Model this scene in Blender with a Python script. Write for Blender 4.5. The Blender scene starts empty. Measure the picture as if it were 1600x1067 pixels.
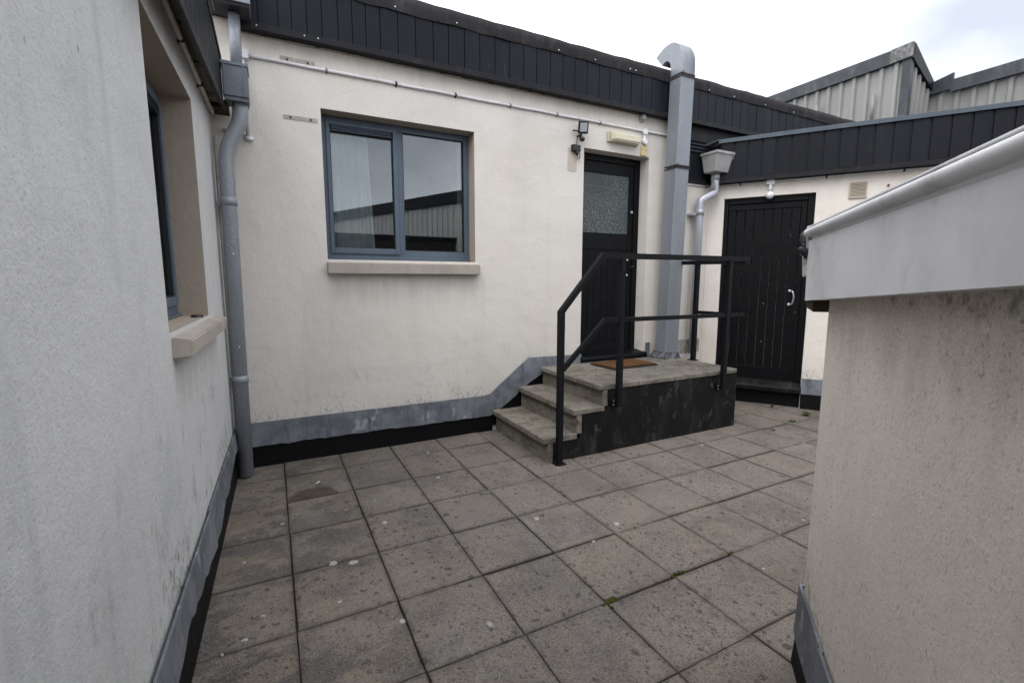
import bpy, bmesh, math, random
from mathutils import Vector, Matrix

random.seed(7)
S = bpy.context.scene
COL = S.collection

# ------------------------------------------------------------------ camera, sky, sun, exposure
cam_d = bpy.data.cameras.new('camera')
cam = bpy.data.objects.new('camera', cam_d)
COL.objects.link(cam)
S.camera = cam
cam_d.sensor_width = 36.0
cam_d.lens = 731.19 / 1600 * 36
cam_d.clip_start = 0.02
cam_d.clip_end = 2000
YAW, PITCH, ROLL = 0.4738, 0.1291, 0.0007
F = Vector((math.sin(YAW) * math.cos(PITCH), math.cos(YAW) * math.cos(PITCH), -math.sin(PITCH)))
R = Vector((math.cos(YAW), -math.sin(YAW), 0))
U = R.cross(F)
R2 = R * math.cos(ROLL) + U * math.sin(ROLL)
U2 = U * math.cos(ROLL) - R * math.sin(ROLL)
M = Matrix((R2, U2, -F)).transposed().to_4x4()
M.translation = Vector((0.0, -4.3423, 1.5545))
cam.matrix_world = M

SUN_EL, SUN_AZ = math.radians(58), math.radians(243)     # azimuth measured from +Y towards +X
w = bpy.data.worlds.new('World')
S.world = w
w.use_nodes = True
wn, wl_ = w.node_tree.nodes, w.node_tree.links
wn.clear()
wo = wn.new('ShaderNodeOutputWorld')
bg = wn.new('ShaderNodeBackground')
bg.inputs['Strength'].default_value = 0.15
sky = wn.new('ShaderNodeTexSky')
sky.sky_type = 'NISHITA'
sky.sun_disc = False
sky.sun_elevation = SUN_EL
sky.sun_rotation = SUN_AZ
tc = wn.new('ShaderNodeTexCoord')
mp = wn.new('ShaderNodeMapping')
mp.inputs['Scale'].default_value = (1.0, 1.0, 1.8)
mp.inputs['Location'].default_value = (94.73, -71.01, 22.77)
nz = wn.new('ShaderNodeTexNoise')
nz.inputs['Scale'].default_value = 0.75
nz.inputs['Detail'].default_value = 6
nz.inputs['Roughness'].default_value = 0.48
cr = wn.new('ShaderNodeValToRGB')
cr.color_ramp.elements[0].position = 0.34
cr.color_ramp.elements[0].color = (0.20, 0.212, 0.24, 1)
cr.color_ramp.elements[1].position = 0.64
cr.color_ramp.elements[1].color = (0.98, 0.985, 1, 1)
vm = wn.new('ShaderNodeVectorMath')
vm.operation = 'SCALE'
vm.inputs['Scale'].default_value = 18.0
mx = wn.new('ShaderNodeMix')
mx.data_type = 'RGBA'
mx.inputs[0].default_value = 0.90
wl_.new(tc.outputs['Generated'], mp.inputs['Vector'])
wl_.new(mp.outputs['Vector'], nz.inputs['Vector'])
wl_.new(nz.outputs['Fac'], cr.inputs['Fac'])
wl_.new(cr.outputs['Color'], vm.inputs[0])
wl_.new(sky.outputs['Color'], mx.inputs[6])
wl_.new(vm.outputs['Vector'], mx.inputs[7])
wl_.new(mx.outputs[2], bg.inputs['Color'])
wl_.new(bg.outputs[0], wo.inputs['Surface'])

sun_d = bpy.data.lights.new('sun', 'SUN')
sun_d.energy = 0.9
sun_d.angle = math.radians(30)
sun_d.color = (1.0, 0.96, 0.9)
sun = bpy.data.objects.new('sun', sun_d)
COL.objects.link(sun)
sd = Vector((math.sin(SUN_AZ) * math.cos(SUN_EL), math.cos(SUN_AZ) * math.cos(SUN_EL), math.sin(SUN_EL)))
sun.rotation_euler = sd.to_track_quat('Z', 'Y').to_euler()
sun.location = sd * 30

S.view_settings.view_transform = 'Standard'
S.view_settings.look = 'None'
S.view_settings.gamma = 1
S.view_settings.use_curve_mapping = False
S.view_settings.exposure = 0.6


# ------------------------------------------------------------------ material helpers
class NT:
    def __init__(s, name):
        s.m = bpy.data.materials.new(name)
        s.m.use_nodes = True
        s.n, s.l = s.m.node_tree.nodes, s.m.node_tree.links
        s.b = s.n['Principled BSDF']
        g = s.n.new('ShaderNodeNewGeometry')
        s.pos = g.outputs['Position']

    def link(s, a, b): s.l.new(a, b)

    def setin(s, sock, v):
        if hasattr(v, 'links'): s.l.new(v, sock)
        elif isinstance(v, (tuple, list)) and len(v) == 3 and sock.type == 'RGBA': sock.default_value = (*v, 1)
        else: sock.default_value = v

    def map(s, scale=(1, 1, 1), loc=(0, 0, 0), vec=None):
        m = s.n.new('ShaderNodeMapping')
        s.l.new(vec or s.pos, m.inputs['Vector'])
        m.inputs['Scale'].default_value = scale
        s.setin(m.inputs['Location'], loc)
        return m.outputs['Vector']

    def noise(s, scale, detail=4, rough=0.55, vec=None, dist=0.0):
        t = s.n.new('ShaderNodeTexNoise')
        t.inputs['Scale'].default_value = scale
        t.inputs['Detail'].default_value = detail
        t.inputs['Roughness'].default_value = rough
        t.inputs['Distortion'].default_value = dist
        s.l.new(vec or s.pos, t.inputs['Vector'])
        return t.outputs['Fac']

    def voro(s, scale, vec=None, feat='F1', rnd=1.0):
        t = s.n.new('ShaderNodeTexVoronoi')
        t.feature = feat
        t.inputs['Scale'].default_value = scale
        t.inputs['Randomness'].default_value = rnd
        s.l.new(vec or s.pos, t.inputs['Vector'])
        return t.outputs['Distance']

    def ramp(s, fac, a, b, c0=(0, 0, 0), c1=(1, 1, 1)):
        r = s.n.new('ShaderNodeMapRange')
        r.interpolation_type = 'SMOOTHSTEP'
        s.l.new(fac, r.inputs['Value'])
        r.inputs['From Min'].default_value = a
        r.inputs['From Max'].default_value = b
        return r.outputs['Result']

    def math(s, op, a, b=0.0, c=None):
        m = s.n.new('ShaderNodeMath')
        m.operation = op
        s.setin(m.inputs[0], a)
        s.setin(m.inputs[1], b)
        if c is not None: s.setin(m.inputs[2], c)
        return m.outputs[0]

    def mix(s, fac, a, b, mode='MIX'):
        m = s.n.new('ShaderNodeMix')
        m.data_type = 'RGBA'
        m.blend_type = mode
        s.setin(m.inputs[0], fac)
        s.setin(m.inputs[6], a)
        s.setin(m.inputs[7], b)
        return m.outputs[2]

    def sep(s, vec=None):
        x = s.n.new('ShaderNodeSeparateXYZ')
        s.l.new(vec or s.pos, x.inputs[0])
        return x.outputs

    def rnd(s):
        o = s.n.new('ShaderNodeObjectInfo')
        return o.outputs['Random']

    def bump(s, h, strength=0.5, dist=0.01, nrm=None):
        b = s.n.new('ShaderNodeBump')
        b.inputs['Strength'].default_value = strength
        b.inputs['Distance'].default_value = dist
        s.l.new(h, b.inputs['Height'])
        if nrm: s.l.new(nrm, b.inputs['Normal'])
        return b.outputs['Normal']

    def out(s, col, rough=0.8, nrm=None, metal=0.0, spec=0.3):
        s.setin(s.b.inputs['Base Color'], col)
        s.setin(s.b.inputs['Roughness'], rough)
        s.b.inputs['Metallic'].default_value = metal
        s.b.inputs['Specular IOR Level'].default_value = spec
        if nrm: s.l.new(nrm, s.b.inputs['Normal'])
        return s.m


def mul(c, k): return tuple(x * k for x in c)


def m_render(name, base, dirty=0.5, zlow=0.45, ztop=None, grey=(0.30, 0.31, 0.31), warm=0.5, grain=1.0, low=1.0, sill=None, eave=None):
    t = NT(name)
    z = t.sep()[2]
    c = t.mix(t.ramp(t.noise(0.9, 6, 0.6), 0.42, 0.68), base, mul(base, 0.90))
    c = t.mix(t.math('MULTIPLY', t.ramp(t.noise(1.7, 4, 0.6, t.map(loc=(7, 3, 1))), 0.5, 0.75), 0.35 * warm), c,
              (base[0] * 0.98, base[1] * 0.86, base[2] * 0.74))
    # rain streaks running down the face
    st = t.ramp(t.noise(1.0, 6, 0.62, t.map((7, 7, 0.45))), 0.52, 0.80)
    c = t.mix(t.math('MULTIPLY', st, 0.55 * dirty), c, grey)
    # blotches of grime
    bl = t.math('MULTIPLY', t.ramp(t.noise(2.3, 8, 0.7, t.map((1, 1, 0.6), (4, 9, 2))), 0.54, 0.74), 0.42 * dirty)
    c = t.mix(bl, c, grey)
    # algae creeping up from the foot of the wall
    n = t.noise(9, 8, 0.72, t.map((1, 1, 0.55)))
    lowm = t.ramp(t.math('SUBTRACT', z, t.math('MULTIPLY', t.noise(1.3, 3), 0.75)), zlow + 0.18, zlow - 0.42)
    spk = t.math('MULTIPLY', lowm, t.ramp(n, 0.53, 0.72))
    c = t.mix(t.math('MULTIPLY', spk, 0.42 * low), c, (0.085, 0.082, 0.07))
    c = t.mix(t.math('MULTIPLY', lowm, 0.16 * low), c, grey)
    # tight black mould just above the lead
    tm_ = t.ramp(t.math('SUBTRACT', z, t.math('MULTIPLY', t.noise(4.5, 5, 0.7), 0.42)), 0.26 + 0.08 * low, 0.10 + 0.08 * low)
    ms = t.math('MULTIPLY', tm_, t.ramp(t.noise(38, 8, 0.78, t.map((1, 1, 0.6), (5, 5, 5))), 0.49, 0.60))
    ms = t.math('MULTIPLY', ms, t.ramp(t.noise(2.1, 4, 0.6, t.map(loc=(6, 2, 1))), 0.42, 0.60))
    c = t.mix(t.math('MULTIPLY', ms, min(1.0, 0.8 * low)), c, (0.05, 0.046, 0.038))
    if ztop is not None:
        # mould and drips running down from the board above
        rn = t.noise(1.0, 6, 0.65, t.map((7, 7, 2.2), (3, 3, 3)))
        tm = t.ramp(t.math('ADD', z, t.math('ADD', t.math('MULTIPLY', rn, 0.5), t.math('MULTIPLY', t.noise(3.5, 4), 0.25))), ztop + 0.12, ztop + 0.42)
        c = t.mix(t.math('MULTIPLY', t.math('MULTIPLY', tm, t.ramp(t.noise(120, 8, 0.8), 0.53, 0.63)), 0.75), c, (0.06, 0.048, 0.036))
        bb = t.math('MULTIPLY', t.ramp(t.math('ADD', z, t.math('MULTIPLY', t.noise(14, 6, 0.7), 0.24)), ztop + 0.13, ztop + 0.19), t.ramp(t.noise(5, 5, 0.7), 0.45, 0.55))
        c = t.mix(t.math('MULTIPLY', bb, 0.75), c, (0.05, 0.038, 0.026))
        c = t.mix(t.math('MULTIPLY', tm, 0.4), c, (0.2, 0.165, 0.125))
        fs = t.math('MULTIPLY', t.ramp(t.noise(55, 6, 0.75, t.map(loc=(1, 7, 2))), 0.575, 0.65), t.ramp(t.noise(1.6, 4, 0.6, t.map(loc=(2, 4, 4))), 0.36, 0.62))
        c = t.mix(t.math('MULTIPLY', fs, 0.7), c, (0.10, 0.09, 0.078))
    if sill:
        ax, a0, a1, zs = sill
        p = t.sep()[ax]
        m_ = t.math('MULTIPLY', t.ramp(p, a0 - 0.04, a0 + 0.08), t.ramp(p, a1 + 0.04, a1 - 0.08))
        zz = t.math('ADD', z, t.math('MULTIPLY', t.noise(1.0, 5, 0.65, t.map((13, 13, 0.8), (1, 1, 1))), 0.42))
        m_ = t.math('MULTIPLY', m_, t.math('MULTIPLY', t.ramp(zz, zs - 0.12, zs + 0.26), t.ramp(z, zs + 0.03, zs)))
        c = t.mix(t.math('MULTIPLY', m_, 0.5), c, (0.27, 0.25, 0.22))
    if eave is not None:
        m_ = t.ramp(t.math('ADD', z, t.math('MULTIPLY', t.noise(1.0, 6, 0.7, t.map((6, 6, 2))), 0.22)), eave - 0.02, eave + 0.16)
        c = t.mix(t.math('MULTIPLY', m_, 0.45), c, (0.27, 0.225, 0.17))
    # faint darker trowel patches and hairline cracks
    c = t.mix(t.math('MULTIPLY', t.ramp(t.noise(0.55, 2, 0.4, t.map((1, 1, 1.4), (9, 1, 5))), 0.48, 0.56), 0.07), c, mul(base, 0.72))
    ck = t.ramp(t.voro(1.15, t.map(loc=(3, 3, 1)), 'DISTANCE_TO_EDGE'), 0.0035, 0.001)
    ck = t.math('MULTIPLY', ck, t.ramp(t.noise(1.4, 3, 0.6, t.map(loc=(7, 7, 2))), 0.60, 0.68))
    c = t.mix(t.math('MULTIPLY', ck, 0.35), c, mul(base, 0.4))
    # isolated dark specks
    sp = t.ramp(t.voro(13, t.map((1, 1, 0.7))), 0.10, 0.045)
    sp = t.math('MULTIPLY', sp, t.ramp(t.noise(3.0, 3, 0.6, t.map(loc=(3, 5, 8))), 0.55, 0.66))
    c = t.mix(t.math('MULTIPLY', sp, 0.6 * dirty + 0.1), c, (0.12, 0.115, 0.105))
    g = t.noise(115, 6, 0.74)
    c = t.mix(t.ramp(g, 0.50, 0.30), c, mul(base, 0.72))
    c = t.mix(t.math('MULTIPLY', t.ramp(t.noise(60, 4, 0.7, t.map(loc=(3, 1, 7))), 0.5, 0.72), 0.22), c, mul(base, 1.2))
    pit = t.ramp(t.voro(42, t.map(loc=(2, 9, 4))), 0.20, 0.08)
    c = t.mix(t.math('MULTIPLY', pit, 0.12), c, mul(base, 0.6))
    h = t.math('SUBTRACT', g, t.math('MULTIPLY', pit, 0.2))
    h = t.math('ADD', h, t.math('MULTIPLY', t.noise(30, 4, 0.65), 0.5))
    nr = t.bump(h, 0.42 * grain, 0.006)
    nr = t.bump(t.noise(3.5, 4, 0.6), 0.4, 0.03, nr)
    return t.out(c, 0.93, nr, spec=0.12)


def m_plain(name, col, rough=0.5, metal=0.0, spec=0.4, var=0.12, scale=6, bump=0.1, bscale=60, dirt=None, dirtk=0.4):
    t = NT(name)
    c = t.mix(t.ramp(t.noise(scale, 6, 0.6), 0.35, 0.7), mul(col, 1 - var), mul(col, 1 + var))
    c = t.mix(t.math('MULTIPLY', t.rnd(), 0.22), c, mul(col, 0.72))
    if dirt:
        d = t.ramp(t.noise(scale * 1.7, 8, 0.72, t.map((1, 1, 0.4), (2, 6, 1))), 0.5, 0.72)
        c = t.mix(t.math('MULTIPLY', d, dirtk), c, dirt)
    r = t.math('ADD', t.math('MULTIPLY', t.noise(scale * 3, 4), 0.25), rough - 0.12)
    return t.out(c, r, t.bump(t.noise(bscale, 4), bump, 0.004), metal, spec)


def m_slab(name, base, paving=True):
    t = NT(name)
    r = t.rnd()
    off = t.n.new('ShaderNodeCombineXYZ')
    for i, k in enumerate((37.0, 91.0, 13.0)): t.l.new(t.math('MULTIPLY', r, k), off.inputs[i])
    v = t.map(loc=off.outputs[0])
    tint = t.mix(r, mul(base, 0.62), mul(base, 1.38))
    tint = t.mix(t.ramp(t.noise(0.7, 2, 0.5, t.map(loc=(2, 2, 0))), 0.4, 0.6), tint, (base[0] * 1.08, base[1] * 1.0, base[2] * 0.97))
    c = t.mix(t.ramp(t.noise(3.2, 6, 0.62, v), 0.36, 0.66), tint, (base[0] * 1.14, base[1] * 1.10, base[2] * 1.05))
    c = t.mix(t.math('MULTIPLY', t.ramp(t.noise(2.6, 9, 0.7, t.map(loc=(1, 3, 0))), 0.47, 0.60), t.math('MULTIPLY_ADD', t.ramp(t.sep()[0], 0.9, -0.1), 0.42, 0.40)), c, mul(base, 0.40))
    c = t.mix(t.math('MULTIPLY', t.ramp(t.noise(1.6, 7, 0.6, t.map(loc=(9, 2, 4))), 0.54, 0.60), t.math('MULTIPLY_ADD', t.ramp(t.sep()[0], 0.9, -0.1), 0.4, 0.35)), c,
              (base[0] * 1.5, base[1] * 1.38, base[2] * 1.12))
    if paving:
        lm = t.ramp(t.sep()[0], 1.1, 0.0)
        dp_ = t.math('MULTIPLY', lm, t.ramp(t.noise(2.1, 8, 0.62, t.map((1, 1.5, 1), (3, 7, 2))), 0.47, 0.535))
        c = t.mix(t.math('MULTIPLY', dp_, 0.68), c, mul(base, 0.42))
        tp_ = t.math('MULTIPLY', lm, t.ramp(t.noise(2.4, 5, 0.55, t.map((1, 1.6, 1), (9, 1, 6))), 0.52, 0.56))
        c = t.mix(t.math('MULTIPLY', tp_, 0.55), c, (base[0] * 1.5, base[1] * 1.34, base[2] * 1.08))
        wp_ = t.ramp(t.noise(1.3, 4, 0.5, t.map(loc=(5, 5, 5))), 0.54, 0.62)
        c = t.mix(t.math('MULTIPLY', wp_, 0.38), c, (base[0] * 1.42, base[1] * 1.34, base[2] * 1.24))
    mo = t.ramp(t.noise(21, 9, 0.78, t.map(loc=(4, 6, 1))), 0.50, 0.66)
    mo = t.math('MULTIPLY', mo, t.ramp(t.noise(1.9, 4, 0.6, t.map(loc=(8, 3, 1))), 0.36, 0.62))
    c = t.mix(t.math('MULTIPLY', mo, 0.62), c, mul(base, 0.34))
    # black lichen discs with ragged edges
    wv = t.n.new('ShaderNodeVectorMath')
    wv.operation = 'ADD'
    ns = t.n.new('ShaderNodeTexNoise')
    ns.inputs['Scale'].default_value = 28
    ns.inputs['Detail'].default_value = 3
    t.l.new(t.pos, ns.inputs['Vector'])
    sc = t.n.new('ShaderNodeVectorMath')
    sc.operation = 'SCALE'
    sc.inputs['Scale'].default_value = 0.05
    t.l.new(ns.outputs['Color'], sc.inputs[0])
    t.l.new(t.pos, wv.inputs[0])
    t.l.new(sc.outputs[0], wv.inputs[1])
    for s_, a, k, th in ((9.0, 0.21, 0.72, 0.47), (17.0, 0.25, 0.65, 0.43), (34.0, 0.27, 0.6, 0.42), (62.0, 0.28, 0.5, 0.40)):
        m_ = t.math('MULTIPLY', t.ramp(t.voro(s_, wv.outputs[0]), a, a * 0.62),
                    t.ramp(t.noise(2.4, 4, 0.6, t.map(loc=(s_, 1, 2))), th, th + 0.1))
        c = t.mix(t.math('MULTIPLY', m_, min(1, k * 1.25)), c, mul(base, 0.24))
    # pale lichen flecks
    pf = t.math('MULTIPLY', t.ramp(t.voro(15, t.map(loc=(5, 8, 0))), 0.085, 0.05), t.ramp(t.noise(2.0, 2), 0.5, 0.6))
    c = t.mix(t.math('MULTIPLY', pf, 0.4), c, (0.34, 0.33, 0.31))
    # faint scuffs
    for rot in (0.5, -0.9):
        mpn = t.n.new('ShaderNodeMapping')
        mpn.inputs['Rotation'].default_value = (0, 0, rot)
        mpn.inputs['Scale'].default_value = (26, 0.9, 1)
        t.l.new(t.pos, mpn.inputs['Vector'])
        sf = t.ramp(t.noise(1.0, 3, 0.6, mpn.outputs[0]), 0.70, 0.76)
        c = t.mix(t.math('MULTIPLY', sf, 0.22), c, (0.34, 0.325, 0.31))
    fg = t.noise(170, 4, 0.7)
    c = t.mix(t.math('MULTIPLY', t.ramp(fg, 0.48, 0.70), 0.75), c, mul(base, 2.0))
    c = t.mix(t.math('MULTIPLY', t.ramp(t.noise(120, 3, 0.7, t.map(loc=(2, 2, 2))), 0.52, 0.34), 0.65), c, mul(base, 0.42))
    # grime creeping in from the edges of each slab
    tcn = t.n.new('ShaderNodeTexCoord')
    lx_, ly_, _ = t.sep(tcn.outputs['Object'])
    if paving:
        ed = t.math('MAXIMUM', t.math('ABSOLUTE', lx_), t.math('ABSOLUTE', ly_))
        ed = t.ramp(t.math('ADD', ed, t.math('MULTIPLY', t.math('SUBTRACT', t.noise(11, 6, 0.7), 0.5), 0.22)), 0.435, 0.515)
        c = t.mix(t.math('MULTIPLY', ed, 0.5), c, mul(base, 0.34))
    else:
        dk = t.ramp(t.noise(4.5, 8, 0.72, t.map((1, 1, 2.5), (6, 1, 9))), 0.44, 0.62)
        c = t.mix(t.math('MULTIPLY', dk, 0.6), c, (0.062, 0.054, 0.040))
        dk = t.ramp(t.noise(16, 8, 0.75, t.map((1, 1, 1.4), (2, 8, 9))), 0.5, 0.66)
        c = t.mix(t.math('MULTIPLY', dk, 0.3), c, (0.05, 0.046, 0.038))
    if paving:
        # the brown damp patch by the window wall
        x, y, _ = t.sep(wv.outputs[0])
        ex = t.math('POWER', t.math('DIVIDE', t.math('SUBTRACT', x, 0.215), 0.17), 2.0)
        ey = t.math('POWER', t.math('DIVIDE', t.math('SUBTRACT', y, -0.79), 0.165), 2.0)
        st = t.ramp(t.math('ADD', ex, ey), 1.2, 0.75)
        st = t.math('MULTIPLY', st, t.ramp(y, -0.835, -0.815))
        c = t.mix(t.math('MULTIPLY', st, 0.72), c, (0.036, 0.024, 0.018))
    nr = t.bump(t.math('ADD', fg, t.math('MULTIPLY', t.noise(40, 4, 0.6), 0.8)), 0.4, 0.004)
    nr = t.bump(t.noise(6, 4), 0.2, 0.012, nr)
    return t.out(c, 0.86, nr, spec=0.25)


def m_lead(name):
    t = NT(name)
    b = (0.158, 0.172, 0.196)
    c = t.mix(t.ramp(t.noise(5, 7, 0.65), 0.36, 0.66), mul(b, 0.74), mul(b, 1.22))
    c = t.mix(t.math('MULTIPLY', t.ramp(t.noise(6, 6, 0.65, t.map((3, 3, 0.7), (3, 1, 2))), 0.48, 0.68), 0.6), c, (0.07, 0.072, 0.082))
    c = t.mix(t.math('MULTIPLY', t.ramp(t.noise(11, 5, 0.6, t.map((1, 1, 0.5), (8, 8, 8))), 0.60, 0.70), 0.6), c, (0.40, 0.42, 0.45))
    c = t.mix(t.math('MULTIPLY', t.ramp(t.noise(70, 4, 0.7), 0.5, 0.7), 0.3), c, mul(b, 1.3))
    h = t.math('ADD', t.noise(11, 4), t.math('MULTIPLY', t.noise(60, 3), 0.25))
    return t.out(c, t.math('ADD', t.math('MULTIPLY', t.noise(9, 4), 0.3), 0.42), t.bump(h, 0.35, 0.01), 0.25, 0.4)


def m_galv(name, col, metal=0.55, rough=0.42, streak=1.0):
    t = NT(name)
    c = t.mix(t.ramp(t.voro(55), 0.05, 0.5), mul(col, 1.35), mul(col, 0.88))
    c = t.mix(t.ramp(t.noise(3, 6, 0.6, t.map((1, 1, 0.35))), 0.35, 0.7), mul(col, 0.84), c)
    d = t.ramp(t.noise(5, 7, 0.7, t.map((4, 4, 0.35), (1, 5, 3))), 0.55, 0.76)
    c = t.mix(t.math('MULTIPLY', d, 0.4 * streak), c, (0.17, 0.155, 0.135))
    d2 = t.ramp(t.noise(8, 5, 0.65, t.map((2, 2, 0.5), (6, 2, 4))), 0.62, 0.74)
    c = t.mix(t.math('MULTIPLY', d2, 0.35), c, mul(col, 1.5))
    return t.out(c, t.math('ADD', t.math('MULTIPLY', t.noise(14, 4), 0.25), rough - 0.1), t.bump(t.noise(7, 3), 0.12, 0.01), metal, 0.5)


def m_clad(name, col):
    t = NT(name)
    c = t.mix(t.rnd(), mul(col, 0.80), mul(col, 1.22))
    c = t.mix(t.ramp(t.noise(4, 5, 0.6, t.map((1, 1, 0.25))), 0.4, 0.7), c, mul(col, 0.8))
    c = t.mix(t.math('MULTIPLY', t.ramp(t.noise(7, 6, 0.7, t.map((5, 5, 0.5))), 0.6, 0.75), 0.35), c, (0.075, 0.075, 0.08))
    gr = t.noise(40, 3, 0.6, t.map((3, 3, 0.08)))
    return t.out(c, t.math('ADD', t.math('MULTIPLY', t.noise(6, 4), 0.2), 0.42), t.bump(gr, 0.18, 0.004), 0.0, 0.16)


def m_black_paint(name, col=(0.0035, 0.0038, 0.005), rough=0.42):
    t = NT(name)
    c = t.mix(t.math('MULTIPLY', t.ramp(t.noise(9, 7, 0.7), 0.55, 0.75), 0.3), col, (0.026, 0.026, 0.027))
    c = t.mix(t.math('MULTIPLY', t.ramp(t.noise(30, 7, 0.75, t.map(loc=(4, 4, 4))), 0.64, 0.69), 0.5), c, (0.075, 0.068, 0.06))
    return t.out(c, t.math('ADD', t.math('MULTIPLY', t.noise(22, 5), 0.3), rough - 0.12), t.bump(t.noise(55, 4), 0.12, 0.004), 0.0, 0.13)


def m_black_wall(name):
    t = NT(name)
    b = (0.0055, 0.0052, 0.0055)
    c = t.mix(t.ramp(t.noise(3, 6, 0.65, t.map((1.6, 1.6, 0.7))), 0.45, 0.7), b, (0.014, 0.0135, 0.013))
    st = t.ramp(t.noise(1.0, 8, 0.7, t.map((7, 7, 1.5), (2, 0, 0))), 0.50, 0.80)
    c = t.mix(t.math('MULTIPLY', st, 0.45), c, (0.085, 0.08, 0.077))
    bl = t.ramp(t.noise(9, 6, 0.7, t.map((1, 1, 0.6), (4, 4, 1))), 0.55, 0.80)
    c = t.mix(t.math('MULTIPLY', bl, 0.42), c, (0.2, 0.195, 0.19))
    rs = t.ramp(t.noise(6, 5, 0.7, t.map((3, 3, 0.4), (9, 9, 1))), 0.66, 0.8)
    c = t.mix(t.math('MULTIPLY', rs, 0.4), c, (0.06, 0.036, 0.02))
    return t.out(c, 0.62, t.bump(t.noise(40, 5), 0.35, 0.006), 0.0, 0.15)


def m_glass(name, ior=2.0, tint=(0.88, 0.92, 0.92)):
    m = bpy.data.materials.new(name)
    m.use_nodes = True
    n, l = m.node_tree.nodes, m.node_tree.links
    n.clear()
    o = n.new('ShaderNodeOutputMaterial')
    mixs = n.new('ShaderNodeMixShader')
    tr = n.new('ShaderNodeBsdfTransparent')
    tr.inputs['Color'].default_value = (*tint, 1)
    gl = n.new('ShaderNodeBsdfGlossy')
    gl.inputs['Roughness'].default_value = 0.0
    gl.inputs['Color'].default_value = (0.95, 0.97, 1.0, 1)
    fr = n.new('ShaderNodeFresnel')
    fr.inputs['IOR'].default_value = ior
    l.new(fr.outputs[0], mixs.inputs[0])
    l.new(tr.outputs[0], mixs.inputs[1])
    l.new(gl.outputs[0], mixs.inputs[2])
    l.new(mixs.outputs[0], o.inputs['Surface'])
    return m


def m_frosted(name):
    t = NT(name)
    v = t.voro(88)
    c = t.mix(t.ramp(v, 0.15, 0.55), (0.22, 0.26, 0.25), (0.032, 0.045, 0.047))
    c = t.mix(t.ramp(t.noise(3, 4), 0.4, 0.65), c, (0.05, 0.066, 0.066))
    nr = t.bump(v, 0.8, 0.01)
    return t.out(c, 0.12, nr, 0.0, 0.7)


def m_coir(name):
    t = NT(name)
    c = t.mix(t.ramp(t.noise(60, 5, 0.75), 0.35, 0.65), (0.06, 0.030, 0.015), (0.18, 0.092, 0.045))
    c = t.mix(t.math('MULTIPLY', t.ramp(t.noise(5, 4), 0.45, 0.7), 0.5), c, (0.06, 0.032, 0.018))
    return t.out(c, 0.95, t.bump(t.noise(220, 3, 0.7), 1.0, 0.01), 0, 0.05)


def m_cloth(name, col, trans=0.25):
    t = NT(name)
    t.b.inputs['Transmission Weight'].default_value = 0.0
    c = t.mix(t.noise(3, 3), mul(col, 0.9), col)
    return t.out(c, 0.9, None, 0, 0.1)


def m_pvc(name):
    t = NT(name)
    b = (0.72, 0.72, 0.735)
    c = t.mix(t.ramp(t.noise(3.5, 6, 0.65), 0.4, 0.7), b, mul(b, 0.86))
    c = t.mix(t.math('MULTIPLY', t.ramp(t.noise(7, 8, 0.72, t.map((1, 1, 0.55))), 0.52, 0.72), 0.45), c, (0.30, 0.285, 0.26))
    c = t.mix(t.math('MULTIPLY', t.ramp(t.voro(22), 0.07, 0.03), t.ramp(t.noise(4, 2), 0.5, 0.6)), c, (0.12, 0.11, 0.10))
    return t.out(c, 0.5, t.bump(t.noise(30, 4), 0.06, 0.004), 0, 0.2)


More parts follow.
